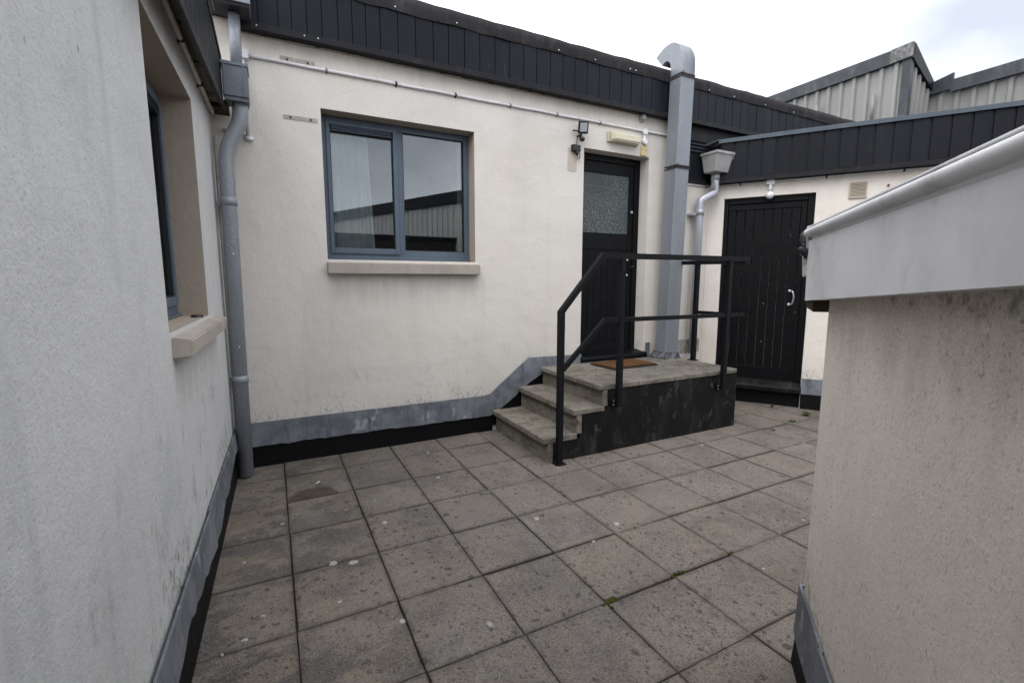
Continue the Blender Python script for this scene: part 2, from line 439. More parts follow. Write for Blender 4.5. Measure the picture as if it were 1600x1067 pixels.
CREAM = (0.585, 0.545, 0.49)
MT = dict(
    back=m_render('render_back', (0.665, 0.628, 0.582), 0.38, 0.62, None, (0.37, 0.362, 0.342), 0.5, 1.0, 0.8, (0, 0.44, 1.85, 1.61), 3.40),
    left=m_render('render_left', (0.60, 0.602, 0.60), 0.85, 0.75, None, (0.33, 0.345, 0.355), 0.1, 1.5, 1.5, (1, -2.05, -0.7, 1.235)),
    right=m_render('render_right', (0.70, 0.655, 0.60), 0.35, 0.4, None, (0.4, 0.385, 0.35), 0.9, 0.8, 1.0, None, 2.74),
    stub=m_render('render_stub', (0.79, 0.72, 0.645), 0.45, 0.25, 1.47, (0.34, 0.32, 0.29), 0.3, 1.7),
    tan=m_render('tan_masonry_paint', (0.37, 0.315, 0.262), 0.3, -0.6, None, (0.24, 0.22, 0.19), 0.2, 0.55),
    sill=m_plain('tan_sill_paint', (0.405, 0.365, 0.322), 0.75, var=0.08, bump=0.25, bscale=70, dirt=(0.24, 0.21, 0.18), dirtk=0.5, spec=0.2),
    slab=m_slab('concrete_paving', (0.135, 0.1225, 0.112)),
    step=m_slab('concrete_step', (0.168, 0.157, 0.140), False),
    joint=m_plain('joint_soil', (0.026, 0.021, 0.016), 0.95, bump=0.6, bscale=90, spec=0.1),
    ground=m_plain('far_ground', (0.06, 0.058, 0.055), 0.9, scale=0.3),
    lead=m_lead('lead_sheet'),
    felt=m_plain('black_felt_upstand', (0.005, 0.005, 0.006), 0.6, bump=0.3, bscale=30, spec=0.12),
    bwall=m_black_wall('black_painted_render'),
    clad=m_clad('dark_cladding', (0.0072, 0.0092, 0.015)),
    clad2=m_clad('dark_cladding_worn', (0.0072, 0.0084, 0.0128)),
    trimdark=m_plain('dark_trim', (0.0085, 0.0085, 0.011), 0.5, spec=0.2, dirt=(0.05, 0.048, 0.045)),
    roofedge=m_plain('roof_edge_felt', (0.024, 0.022, 0.0245), 0.8, var=0.2, scale=5, bump=0.6, bscale=35, dirt=(0.085, 0.075, 0.07), dirtk=0.4, spec=0.2),
    bluetrim=m_plain('blue_grey_metal_edge', (0.062, 0.078, 0.098), 0.45, 0.2, scale=8, dirt=(0.05, 0.055, 0.065), dirtk=0.5),
    duct=m_galv('galvanised_duct', (0.232, 0.255, 0.285), 0.3, 0.48),
    pipe=m_galv('galvanised_pipe', (0.285, 0.31, 0.34), 0.15, 0.45),
    hopper=m_galv('galvanised_hopper', (0.135, 0.155, 0.18), 0.2, 0.5, 1.6),
    spipe=m_plain('silver_plastic_pipe', (0.42, 0.44, 0.48), 0.35, 0.35, 0.5, var=0.08, dirt=(0.25, 0.25, 0.26)),
    shop=m_plain('grey_plastic_hopper', (0.36, 0.352, 0.355), 0.6, var=0.1, dirt=(0.2, 0.185, 0.165), dirtk=0.5),
    frame=m_plain('blue_grey_window_frame', (0.088, 0.118, 0.158), 0.42, var=0.08, scale=4, bump=0.03, dirt=(0.06, 0.075, 0.095)),
    gasket=m_plain('black_gasket', (0.012, 0.012, 0.013), 0.6),
    glass=m_glass('window_glass'),
    frost=m_frosted('frosted_glass'),
    black=m_black_paint('black_gloss_paint'),
    rail=m_black_paint('black_metal_paint', (0.0055, 0.006, 0.008), 0.48),
    conduit=m_plain('white_pvc_conduit', (0.66, 0.65, 0.67), 0.5, var=0.06, dirt=(0.33, 0.31, 0.28), dirtk=0.5),
    creamc=m_plain('cream_painted_conduit', (0.56, 0.52, 0.47), 0.6, var=0.08, dirt=(0.25, 0.22, 0.19)),
    white=m_plain('white_plastic', (0.72, 0.72, 0.74), 0.4, var=0.04),
    clip=m_plain('dark_clip', (0.03, 0.027, 0.025), 0.6),
    gclip=m_plain('grey_clip', (0.22, 0.22, 0.22), 0.5),
    yellow=m_plain('yellowed_plastic', (0.50, 0.455, 0.33), 0.5, var=0.08, dirt=(0.33, 0.26, 0.13), dirtk=0.5),
    yplate=m_plain('yellow_plate', (0.56, 0.46, 0.24), 0.6, var=0.06, dirt=(0.4, 0.3, 0.14)),
    bplas=m_plain('black_plastic', (0.012, 0.012, 0.013), 0.4),
    lens=m_plain('floodlight_lens', (0.35, 0.37, 0.39), 0.2, var=0.04, spec=0.6),
    plate=m_plain('render_plate', (0.40, 0.365, 0.325), 0.9, var=0.14, scale=25, bump=0.5, bscale=80, spec=0.1),
    patch=m_render('render_patch', (0.505, 0.45, 0.39), 0.3, -1, None, (0.3, 0.3, 0.28), 0.4, 0.8),
    vent=m_plain('tan_vent_plastic', (0.40, 0.335, 0.265), 0.6, var=0.08),
    chrome=m_plain('polished_steel', (0.45, 0.46, 0.48), 0.35, 0.8, 0.5, var=0.05),
    coir=m_coir('coir'),
    pvc=m_pvc('white_pvc_board'),
    wood=m_plain('weathered_brown_timber', (0.052, 0.043, 0.027), 0.85, var=0.35, scale=9, bump=0.6, bscale=45, dirt=(0.09, 0.085, 0.045), dirtk=0.5, spec=0.1),
    ribs=m_plain('cream_corrugated_steel', (0.235, 0.235, 0.23), 0.55, 0.0, 0.35, var=0.08, scale=0.8, bump=0.05, dirt=(0.2, 0.195, 0.18), dirtk=0.25),
    ribs2=m_plain('grey_corrugated_steel', (0.46, 0.46, 0.44), 0.55, 0.0, 0.35, var=0.06, scale=1),
    brick=m_plain('dark_wall', (0.022, 0.02, 0.02), 0.8),
    curtain=m_cloth('white_curtain', (0.80, 0.82, 0.82)),
    curtain2=m_cloth('cream_curtain', (0.62, 0.58, 0.48)),
    room=m_plain('room_paint', (0.15, 0.145, 0.14), 0.9),
    weed=m_plain('weed_green', (0.055, 0.072, 0.022), 0.7, var=0.35, scale=60, spec=0.2),
    moss=m_plain('moss', (0.045, 0.05, 0.014), 0.95, var=0.4, scale=60, bump=0.8, bscale=150, spec=0.05),
    drop=m_plain('white_dropping', (0.34, 0.335, 0.33), 0.85, var=0.2, scale=40, spec=0.1),
    mortar=m_plain('grey_mortar', (0.30, 0.285, 0.255), 0.95, var=0.2, scale=12, bump=0.6, bscale=50, dirt=(0.16, 0.15, 0.08), dirtk=0.6, spec=0.1),
)


# ------------------------------------------------------------------ geometry helpers
class FR:
    """local frame of a wall: s along it, z up, o outwards"""
    def __init__(f, org, u, n):
        f.g = Vector((*org, 0))
        f.u = Vector((*u, 0)).normalized()
        f.n = Vector((*n, 0)).normalized()

    def p(f, s, z, o): return f.g + f.u * s + f.n * o + Vector((0, 0, z))

    def rot(f): return math.atan2(f.u.y, f.u.x)


W = FR((0, 0), (1, 0), (0, 1))                    # world: s = x, o = y
BK = FR((0, 0), (1, 0), (0, -1))                  # back wall
LF = FR((-0.325, 0), (-0.022, -1), (1, -0.022))   # left wing
RT = FR((5.046, 0), (0.56514, -0.82499), (-0.82499, -0.56514))   # right wing
SB = FR((1.815, -3.339), (-0.74432, -0.66783), (-0.66783, 0.74432))  # stub wall, s runs towards the viewer

WLOC = {}


class B:
    def __init__(s): s.bm = bmesh.new()

    def _bev(s, verts, bevel, seg):
        edges = {e for v in verts for e in v.link_edges}
        bmesh.ops.bevel(s.bm, geom=list(edges), offset=bevel, segments=seg, profile=0.6, affect='EDGES')

    def box(s, f, s0, s1, z0, z1, o0, o1, bevel=0.0, seg=1):
        vs = [s.bm.verts.new(f.p(a, c, b)) for a in (s0, s1) for b in (o0, o1) for c in (z0, z1)]
        for q in ((0, 1, 3, 2), (4, 6, 7, 5), (0, 4, 5, 1), (2, 3, 7, 6), (0, 2, 6, 4), (1, 5, 7, 3)):
            s.bm.faces.new([vs[i] for i in q])
        if bevel: s._bev(vs, bevel, seg)
        return s

    def prism(s, A, Bp, bevel=0.0):
        """two matching polygons joined"""
        a = [s.bm.verts.new(p) for p in A]
        b = [s.bm.verts.new(p) for p in Bp]
        s.bm.faces.new(a)
        s.bm.faces.new(b[::-1])
        n = len(a)
        for i in range(n): s.bm.faces.new((a[i], b[i], b[(i + 1) % n], a[(i + 1) % n]))
        if bevel: s._bev(a + b, bevel, 1)
        return s

    def poly(s, f, pts, o0, o1, bevel=0.0):
        return s.prism([f.p(a, z, o0) for a, z in pts], [f.p(a, z, o1) for a, z in pts], bevel)

    def prof(s, f, pts, s0, s1):
        """profile (o, z) swept along s"""
        return s.prism([f.p(s0, z, o) for o, z in pts], [f.p(s1, z, o) for o, z in pts])

    def tube(s, pts, r, seg=14, cap=True, sq=False):
        pts = [Vector(p) for p in pts]
        rings = []
        n = len(pts)
        ref = None
        for i, p in enumerate(pts):
            d = (pts[min(i + 1, n - 1)] - pts[max(i - 1, 0)]).normalized()
            if ref is None:
                ref = Vector((0, 0, 1)) if abs(d.z) < 0.9 else Vector((1, 0, 0))
            a = (ref - d * ref.dot(d)).normalized()
            ref = a
            b = d.cross(a)
            k = r[i] if isinstance(r, (list, tuple)) else r
            if 0 < i < n - 1:
                c = (pts[i] - pts[i - 1]).normalized().dot((pts[i + 1] - pts[i]).normalized())
                k = k / max(0.6, math.sqrt((1 + c) / 2)) if sq else k
            ring = []
            for j in range(seg):
                t = 2 * math.pi * (j + (0.5 if sq else 0)) / seg
                kk = k * (math.sqrt(2) if sq else 1)
                ring.append(s.bm.verts.new(p + a * math.cos(t) * kk + b * math.sin(t) * kk))
            rings.append(ring)
        for i in range(n - 1):
            for j in range(seg):
                fc = s.bm.faces.new((rings[i][j], rings[i][(j + 1) % seg], rings[i + 1][(j + 1) % seg], rings[i + 1][j]))
                fc.smooth = not sq
        if cap:
            s.bm.faces.new(rings[0][::-1])
            s.bm.faces.new(rings[-1])
        return s

    def ball(s, c, r, sx=1, sy=1, sz=1, u=10, v=7):
        m = Matrix.Translation(Vector(c)) @ Matrix.Diagonal((r * sx, r * sy, r * sz, 1))
        q = bmesh.ops.create_uvsphere(s.bm, u_segments=u, v_segments=v, radius=1, matrix=m)
        for v_ in q['verts']:
            for fc in v_.link_faces: fc.smooth = True
        return s

    def sheet(s, rows):
        g = [[s.bm.verts.new(p) for p in r] for r in rows]
        for i in range(len(g) - 1):
            for j in range(len(g[0]) - 1):
                fc = s.bm.faces.new((g[i][j], g[i][j + 1], g[i + 1][j + 1], g[i + 1][j]))
                fc.smooth = True
        return s

    def wall(s, f, s0, s1, z0, z1, holes, th, reveal_mat=1):
        xs = sorted({s0, s1, *[h[0] for h in holes], *[h[1] for h in holes]})
        zs = sorted({z0, z1, *[h[2] for h in holes], *[h[3] for h in holes]})

        def solid(i, j):
            if not (0 <= i < len(xs) - 1 and 0 <= j < len(zs) - 1): return False
            cx, cz = (xs[i] + xs[i + 1]) / 2, (zs[j] + zs[j + 1]) / 2
            return not any(h[0] < cx < h[1] and h[2] < cz < h[3] for h in holes)
        vv = {}

        def v(i, j, o):
            k = (i, j, o)
            if k not in vv: vv[k] = s.bm.verts.new(f.p(xs[i], zs[j], -th if o else 0))
            return vv[k]
        for i in range(len(xs) - 1):
            for j in range(len(zs) - 1):
                if not solid(i, j): continue
                for o in (0, 1): s.bm.faces.new((v(i, j, o), v(i + 1, j, o), v(i + 1, j + 1, o), v(i, j + 1, o)))
                for (di, dj, a, b) in ((-1, 0, (i, j), (i, j + 1)), (1, 0, (i + 1, j), (i + 1, j + 1)),
                                       (0, -1, (i, j), (i + 1, j)), (0, 1, (i, j + 1), (i + 1, j + 1))):
                    if not solid(i + di, j + dj):
                        fc = s.bm.faces.new((v(*a, 0), v(*b, 0), v(*b, 1), v(*a, 1)))
                        inner = 0 <= i + di < len(xs) - 1 and 0 <= j + dj < len(zs) - 1
                        if inner: fc.material_index = reveal_mat
        return s

    def build(s, name, mat, parent=None, kind=None, smooth=None):
        bmesh.ops.recalc_face_normals(s.bm, faces=s.bm.faces[:])
        vs = s.bm.verts
        lo = Vector([min(v.co[i] for v in vs) for i in range(3)])
        hi = Vector([max(v.co[i] for v in vs) for i in range(3)])
        c = (lo + hi) / 2
        if parent is None: c.z = lo.z
        for v in vs: v.co -= c
        me = bpy.data.meshes.new(name)
        s.bm.to_mesh(me)
        s.bm.free()
        for m in (mat if isinstance(mat, list) else [mat]): me.materials.append(m)
        o = bpy.data.objects.new(name, me)
        COL.objects.link(o)
        place(o, c, parent)
        if kind: o['kind'] = kind
        return o


def place(o, c, parent):
    WLOC[o.name] = Vector(c)
    if parent:
        o.parent = parent
        o.location = Vector(c) - WLOC[parent.name]
    else:
        o.location = c


def tag(o, label, cat, group=None):
    o['label'] = label
    o['category'] = cat
    if group: o['group'] = group
    return o


def thing(name, loc, label, cat, group=None):
    o = bpy.data.objects.new(name, None)
    o.empty_display_size = 0.1
    COL.objects.link(o)
    place(o, Vector(loc), None)
    return tag(o, label, cat, group)


def inst(name, me, loc, parent, scale=(1, 1, 1), rz=0.0, rx=0, ry=0):
    o = bpy.data.objects.new(name, me)
    COL.objects.link(o)
    place(o, Vector(loc), parent)
    o.scale = scale
    o.rotation_euler = (rx, ry, rz)
    return o


def bez(pts, n=6):
    """round the corners of a polyline"""
    P = [Vector(p) for p in pts]
    out = [P[0]]
    for i in range(1, len(P) - 1):
        a, b, c = P[i - 1], P[i], P[i + 1]
        r = min((b - a).length, (c - b).length) * 0.45
        p0, p2 = b + (a - b).normalized() * r, b + (c - b).normalized() * r
        for k in range(n + 1):
            t = k / n
            out.append(p0 * (1 - t) ** 2 + b * 2 * t * (1 - t) + p2 * t * t)
    out.append(P[-1])
    return out


def unit_panel(mat):
    b = B()
    b.box(W, -0.5, 0.5, -0.5, 0.5, -0.5, 0.5)
    bm = b.bm
    ed = [e for e in bm.edges if abs(e.verts[0].co.z - e.verts[1].co.z) > 0.5]
    bmesh.ops.bevel(bm, geom=ed, offset=0.045, segments=1, affect='EDGES')
    bmesh.ops.recalc_face_normals(bm, faces=bm.faces[:])
    me = bpy.data.meshes.new('cladding_panel')
    bm.to_mesh(me)
    bm.free()
    me.materials.append(mat)
    return me


def rough(b, amt, seed):
    q = random.Random(seed)
    bmesh.ops.subdivide_edges(b.bm, edges=[e for e in b.bm.edges if e.calc_length() > .12], cuts=4, use_grid_fill=True)
    for v in b.bm.verts: v.co += Vector((q.uniform(-1, 1), q.uniform(-1, 1), q.uniform(-1, 1))) * amt
    return b


PANEL = unit_panel(MT['clad'])
PANEL2 = unit_panel(MT['clad2'])


def panel(f, s0, s1, z0, z1, o0, o1, parent, me=None, name='cladding_panel'):
    c = f.p((s0 + s1) / 2, (z0 + z1) / 2, (o0 + o1) / 2)
    return inst(name, me or PANEL, c, parent, (s1 - s0, o1 - o0, z1 - z0), f.rot())


# ------------------------------------------------------------------ ground and paving
g = B().box(W, -400, 400, -0.4, -0.06, -400, 400).build('ground', MT['ground'], kind='structure')
pav = B().box(W, -0.43, 9.0, -0.055, -0.008, -6.6, 0.0).build('terrace_paving', MT['joint'], kind='structure')

SLABM = []
for k in range(5):
    b = B().box(W, -0.5, 0.5, -0.05, 0.0, -0.5, 0.5)
    bm = b.bm
    top = [e for e in bm.edges if all(abs(v.co.z) < 1e-6 for v in e.verts)]
    bmesh.ops.subdivide_edges(bm, edges=top, cuts=7, use_grid_fill=False)
    for v in bm.verts:
        if abs(v.co.z) < 1e-6:
            if abs(abs(v.co.x) - 0.5) < 1e-4 and abs(v.co.y) < 0.49: v.co.x -= math.copysign(random.choice((0, .001, .003, .009)), v.co.x) * random.uniform(.3, 1)
            if abs(abs(v.co.y) - 0.5) < 1e-4 and abs(v.co.x) < 0.49: v.co.y -= math.copysign(random.choice((0, .001, .003, .009)), v.co.y) * random.uniform(.3, 1)
    ed = [e for e in bm.edges if all(abs(v.co.z) < 1e-6 for v in e.verts) and len(e.link_faces) == 2]
    bmesh.ops.bevel(bm, geom=ed, offset=0.0035, segments=1, affect='EDGES')
    bmesh.ops.recalc_face_normals(bm, faces=bm.faces[:])
    me = bpy.data.meshes.new('slab')
    bm.to_mesh(me)
    bm.free()
    me.materials.append(MT['slab'])
    SLABM.append(me)

XL = [-0.392] + [0.0168 + 0.45 * i for i in range(0, 20)]
YL = [0.0, -0.338, -0.836, -1.289, -1.741, -2.206, -2.682, -3.139, -3.60, -4.06, -4.52, -4.98, -5.44, -5.9]
rs = random.Random(11)
gapx = [rs.uniform(0.0012, 0.0036) for _ in XL]
for j in range(len(YL) - 1):
    for i in range(len(XL) - 1):
        x0, x1, y0, y1 = XL[i], XL[i + 1], YL[j + 1], YL[j]
        cx, cy = (x0 + x1) / 2, (y0 + y1) / 2
        if (Vector((cx, cy, 0)) - RT.g).dot(RT.n) < -0.45: continue          # under the right wing
        if x0 > 2.1 and x1 < 4.3 and y0 > -1.0: continue                     # under the steps
        if cy < -4.6 and cx > 3.5: continue
        if (Vector((cx, cy, 0)) - SB.g).dot(SB.n) < -0.45 and (Vector((cx, cy, 0)) - SB.g).dot(SB.u) > 0.45: continue
        gy0, gy1 = rs.choice((0.0015, 0.003, 0.005, 0.007)), rs.choice((0.0015, 0.003, 0.006))
        a, b_ = x0 + gapx[i], x1 - gapx[i + 1]
        c, d = y0 + gy0, y1 - gy1
        inst('slab', rs.choice(SLABM), ((a + b_) / 2 + rs.uniform(-.002, .002), (c + d) / 2 + rs.uniform(-.004, .004), rs.uniform(-0.004, 0.002)), pav,
             (b_ - a, d - c, 1), rs.uniform(-0.008, 0.008), rs.uniform(-.006, .006), rs.uniform(-.006, .006))

# ------------------------------------------------------------------ back building
bld = thing('rendered_building', (2.3, 0.4, 0), 'long cream rendered building across the back with one window and a half glazed black door', 'building')
BO = (0.451, 1.818, 1.735, 2.962)         # window opening
DO = (3.10, 4.030, 0.62, 2.978)           # door opening
wallb = B().wall(BK, -0.62, 8.4, -0.3, 3.5, [BO, DO], 0.28).build('wall', [MT['back'], MT['tan']], bld)
# door reveals are cream, only the window reveals are tan
for p in wallb.data.polygons:
    cx = WLOC[wallb.name].x + p.center.x
    if p.material_index == 1 and cx > 2.6 : p.material_index = 0
b = B()
x0, x1, y0, y1, z0, z1 = 0.15, 2.4, 0.279, 3.4, 0.7, 3.2
b.box(W, x0, x1, z0, z1, y0, y1)
fr_ = [fc for fc in b.bm.faces if all(abs(v.co.y - y0) < 1e-4 for v in fc.verts)]
bmesh.ops.delete(b.bm, geom=fr_, context='FACES')
b.build('room', MT['room'], bld)
B().box(W, -0.62, 8.4, -0.3, 3.5, 5.6, 5.8).build('rear_wall', MT['back'], bld)
B().box(W, -0.60, 8.4, 3.5, 3.88, -0.02, 5.9).build('roof', MT['roofedge'], bld)
# fascia: backing, bottom trim, panels, felt capping
B().box(W, -0.14, 8.4, 3.44, 3.86, -0.055, -0.021).build('fascia_backing', MT['trimdark'], bld)
B().prof(BK, [(0.0, 3.425), (0.095, 3.425), (0.095, 3.468), (0.085, 3.476), (0.0, 3.445)], -0.14, 8.4).build('fascia_trim', MT['trimdark'], bld)
edges = [-0.135, 0.031, 0.171, 0.266, 0.375, 0.486, 0.607, 0.718, 0.827, 0.944, 1.092, 1.246, 1.404, 1.546, 1.699, 1.85, 2.006, 2.160,
         2.314, 2.458, 2.615, 2.763, 2.914, 3.065, 3.22, 3.362, 3.522, 3.661, 3.811, 3.959, 4.117, 4.262, 4.41, 4.56, 4.71, 4.86, 5.001, 5.158,
         5.305, 5.455, 5.609, 5.766, 5.928]
while edges[-1] < 8.2: edges.append(edges[-1] + 0.152)
for a, c in zip(edges[:-1], edges[1:]):
    k = random.uniform(0, 0.004)
    panel(BK, a + 0.003, c - 0.004, 3.474, 3.84, 0.056, 0.076 + k, bld)
# felt capping with a slightly wavy edge
n = 60
top, bot = [], []
rr = random.Random(3)
cs = [-0.14 + 8.54 * i / n for i in range(n + 1)]
zt = [3.945 + rr.uniform(-0.006, 0.006) for _ in cs]
zb = [3.812 + rr.uniform(-0.007, 0.005) for _ in cs]
b = B()
b.sheet([[BK.p(x, z, 0.088 + 0.004 * math.sin(i * 1.7)) for i, (x, z) in enumerate(zip(cs, zb))],
         [BK.p(x, (z + y) / 2, 0.098) for x, z, y in zip(cs, zt, zb)],
         [BK.p(x, z - 0.012, 0.094) for x, z in zip(cs, zt)],
         [BK.p(x, z, 0.075) for x, z in zip(cs, zt)],
         [BK.p(x, z - 0.02, -0.3) for x, z in zip(cs, zt)]])
b.sheet([[BK.p(x, z, 0.078) for x, z in zip(cs, zb)], [BK.p(x, z, 0.088 + 0.004 * math.sin(i * 1.7)) for i, (x, z) in enumerate(zip(cs, zb))]])
b.build('roof_edge', MT['roofedge'], bld)
for x in (1.42, 1.97, 2.52, 3.30, 3.75, 4.22, 4.30, 5.0, 5.45, 5.9, 6.5, 7.1):
    B().ball(BK.p(x - 0.9 if x < 3 else x - 0.6, 3.835, 0.098), 0.007, u=8, v=5).build('screw', MT['white'], bld)
for x in (0.02, 0.35, 0.45):
    B().ball(BK.p(x, 3.452, 0.096), 0.006, u=8, v=5).build('screw', MT['white'], bld)
# ragged sealing bead under the fascia
pts = []
b = B()
x = -0.1
while x < 4.1:
    L = random.uniform(0.10, 0.22)
    b.box(BK, x, x + L, 3.4155 + random.uniform(-.004, .002), 3.4245, 0.0, 0.010 + random.uniform(0, .008))
    x += L + random.uniform(0.0, 0.05)
b.build('sealing_bead', MT['plate'], bld)
# dark boards in the corner over the downpipe
B().box(BK, 4.36, 7.9, 3.2, 3.43, 0.002, 0.02).build('soffit_board', MT['trimdark'], bld)
for i in range(6): panel(BK, 4.36 + 0.123 * i, 4.36 + 0.123 * i + 0.118, 2.765, 3.2, 0.002, 0.022, bld, PANEL2)
B().box(BK, 4.36, 5.09, 2.755, 2.79, 0.022, 0.034).build('fascia_trim', MT['trimdark'], bld)
lv = B().box(BK, 4.594, 4.924, 3.11, 3.29, 0.022, 0.03).build('louvre', MT['clad'], bld)
for k in range(4): B().prof(BK, [(0.03, 3.118 + k * .042), (0.05, 3.118 + k * .042), (0.034, 3.152 + k * .042), (0.03, 3.152 + k * .042)], 4.6, 4.92).build('slat', MT['clad2'], lv)
# main window
o_ = -0.15
b = B()
a0, a1, c0, c1 = 0.452, 1.817, 1.755, 2.960
for q in ((a0, a0 + .05, c0, c1), (a1 - .05, a1, c0, c1), (a0 + .05, a1 - .05, c1 - .055, c1), (a0 + .05, a1 - .05, c0, c0 + .045), (1.095, 1.150, c0 + .045, c1 - .055)):
    b.box(BK, *q, o_ - .06, o_, 0.003)
win = b.build('window', MT['frame'], bld)
b = B()
for q in ((.498, .53, 1.795, 2.915), (1.072, 1.108, 1.795, 2.915), (.53, 1.072, 1.795, 1.846), (.53, 1.072, 2.890, 2.915)): b.box(BK, *q, o_ - .045, o_ + .014, 0.003)
b.box(BK, .53, 1.072, 2.838, 2.890, o_ - .045, o_ - .02)
b.build('sash', MT['frame'], win)
b = B()
for q in ((1.151, 1.164, 1.80, 2.915), (1.766, 1.779, 1.80, 2.915), (1.164, 1.766, 1.80, 1.836), (1.164, 1.766, 2.908, 2.915)): b.box(BK, *q, o_ - .05, o_ - .004)
b.build('glazing_bead', MT['frame'], win)
vt = B().box(BK, .54, 1.062, 2.836, 2.888, o_ - .02, o_ + .002).build('trickle_vent', MT['gasket'], win)
b = B()
for zz in (2.841, 2.859, 2.876): b.prof(BK, [(o_ + .002, zz), (o_ + .014, zz), (o_ + .006, zz + .013), (o_ + .002, zz + .013)], .545, 1.057)
b.build('vent_slat', MT['frame'], win)
B().box(BK, .528, 1.075, 1.842, 2.843, o_ - .032, o_ - .026).build('pane', MT['glass'], win)
B().box(BK, 1.16, 1.770, 1.83, 2.912, o_ - .032, o_ - .026).build('pane', MT['glass'], win)
b = B()
for q in ((.53, .536, 1.846, 2.838), (1.066, 1.072, 1.846, 2.838), (.53, 1.072, 1.846, 1.852), (.53, 1.072, 2.832, 2.838)): b.box(BK, *q, o_ - .025, o_ - .006)
for q in ((1.164, 1.170, 1.836, 2.908), (1.760, 1.766, 1.836, 2.908), (1.164, 1.766, 1.836, 1.842), (1.164, 1.766, 2.902, 2.908)): b.box(BK, *q, o_ - .025, o_ - .01)
b.build('gasket', MT['gasket'], win)
B().box(BK, .4525, 1.8165, 1.738, 1.770, o_ - .05, o_ + .02, .003).build('cill_trim', MT['frame'], win)
b = B()
b.prof(BK, [(-.16, 1.60), (.062, 1.612), (.066, 1.706), (-.16, 1.738)], .443, 1.846)
bmesh.ops.bevel(b.bm, geom=b.bm.edges[:], offset=.006, segments=2, affect='EDGES')
b.build('sill', MT['sill'], win)

# black half glazed door
D = -0.15
b = B()
for q in ((3.102, 3.15, .66, 2.976), (3.952, 4.028, .66, 2.976), (3.15, 3.952, 2.905, 2.976)): b.box(BK, *q, D - .06, D + .006, .004)
door = b.build('door', MT['black'], bld)
b = B()
for q in ((3.153, 3.202, .70, 2.902), (3.888, 3.949, .70, 2.902), (3.202, 3.888, 2.788, 2.902), (3.202, 3.888, 1.92, 2.10), (3.202, 3.888, .70, .82)): b.box(BK, *q, D - .05, D - .01, .003)
b.build('door_leaf', MT['black'], door)
for k in range(7):
    a = 3.202 + k * .098
    B().box(BK, a + .0012, a + .0968, .82, 1.92, D - .045, D - .018, .003).build('board', MT['black'], door)
B().box(BK, 3.202, 3.888, 2.10, 2.788, D - .035, D - .022).build('frosted_pane', MT['frost'], door)
b = B()
for q in ((3.202, 3.210, 2.10, 2.788), (3.880, 3.888, 2.10, 2.788), (3.210, 3.880, 2.10, 2.108), (3.210, 3.880, 2.78, 2.788)): b.box(BK, *q, D - .022, D - .011)
b.build('glazing_bead', MT['black'], door)
B().tube([BK.p(3.21, 2.635, D - .02), BK.p(3.88, 2.60, D - .02)], .002, 6).build('glass_wire', MT['mortar'], door)
b = B()
b.prof(BK, [(D - .05, .62), (.05, .62), (.055, .665), (.04, .69), (D + .01, .715), (D - .05, .715)], 3.085, 4.062)
b.build('threshold', MT['black'], door)
b = B().tube([BK.p(3.922, 2.37, D - .012), BK.p(3.922, 2.37, D + .004)], .017, 12)
b.build('door_lock', MT['chrome'], door)
for z in (1.80, 1.62):
    B().ball(BK.p(3.86, z, D + .016), .016).tube([BK.p(3.86, z, D - .02), BK.p(3.86, z, D + .01)], .012, 10).build('door_knob', MT['chrome'], door)
B().tube(bez([BK.p(3.92, 1.71, D - .012), BK.p(3.92, 1.71, D + .03), BK.p(3.96, 1.735, D + .03)]), .007, 8).build('door_handle', MT['bplas'], door)

# lead and felt at the foot of the back wall
B().poly(BK, [(-.32, -.01), (1.99, -.01), (1.99, .2), (-.32, .2)], .002, .014).build('felt_upstand', MT['felt'], bld)
B().poly(BK, [(1.985, .05), (2.6, .05), (2.6, .61), (2.35, .46), (2.1, .26), (1.985, .2)], .002, .013).build('felt_upstand', MT['felt'], bld)
rr = random.Random(5)


def strip(f, segs, o, mat, parent, name='lead_flashing', amp=.006, th=.004):
    """segs: list of (s, zbottom, ztop); a dressed sheet with wavy lower edge"""
    b = B()
    P = []
    for (sa, ba, ta), (sb, bb, tb) in zip(segs[:-1], segs[1:]):
        m = max(1, int(math.hypot(sb - sa, tb - ta) / .06))
        for k in range(m):
            t = k / m
            P.append((sa + (sb - sa) * t, ba + (bb - ba) * t + rr.uniform(-amp, amp), ta + (tb - ta) * t))
    P.append(segs[-1])
    rows = [[], [], [], []]
    for s_, zb_, zt_ in P:
        w_ = rr.uniform(0, amp * 0.8)
        rows[0].append(f.p(s_, zt_, o - th - .006))
        rows[1].append(f.p(s_, zt_ + .001, o))
        rows[2].append(f.p(s_, (zb_ + zt_) / 2, o + w_ * .6))
        rows[3].append(f.p(s_, zb_, o + .004 + w_))
    rows.append([f.p(s_, zb_ - .001, o - th) for s_, zb_, _ in P])
    b.sheet(rows)
    for fc in b.bm.faces: fc.smooth = False
    return b.build(name, mat, parent)


strip(BK, [(-.3, .178, .382), (0.78, .177, .381)], .022, MT['lead'], bld)
strip(BK, [(0.74, .176, .381), (1.905, .165, .379)], .027, MT['lead'], bld)
strip(BK, [(1.895, .16, .379), (1.965, .16, .39), (2.15, .265, .534), (2.36, .42, .695)], .022, MT['lead'], bld, amp=.004)
strip(BK, [(2.345, .41, .684), (2.42, .47, .738), (2.58, .55, .735), (2.7, .60, .733), (3.098, .625, .728)], .027, MT['lead'], bld, amp=.003)
strip(BK, [(4.066, .632, .80), (4.137, .632, .80)], .012, MT['lead'], bld, amp=.003)
B().poly(BK, [(4.36, .632), (5.0, .632), (5.0, .80), (4.36, .80)], .001, .012).build('mortar_skirting', MT['mortar'], bld)
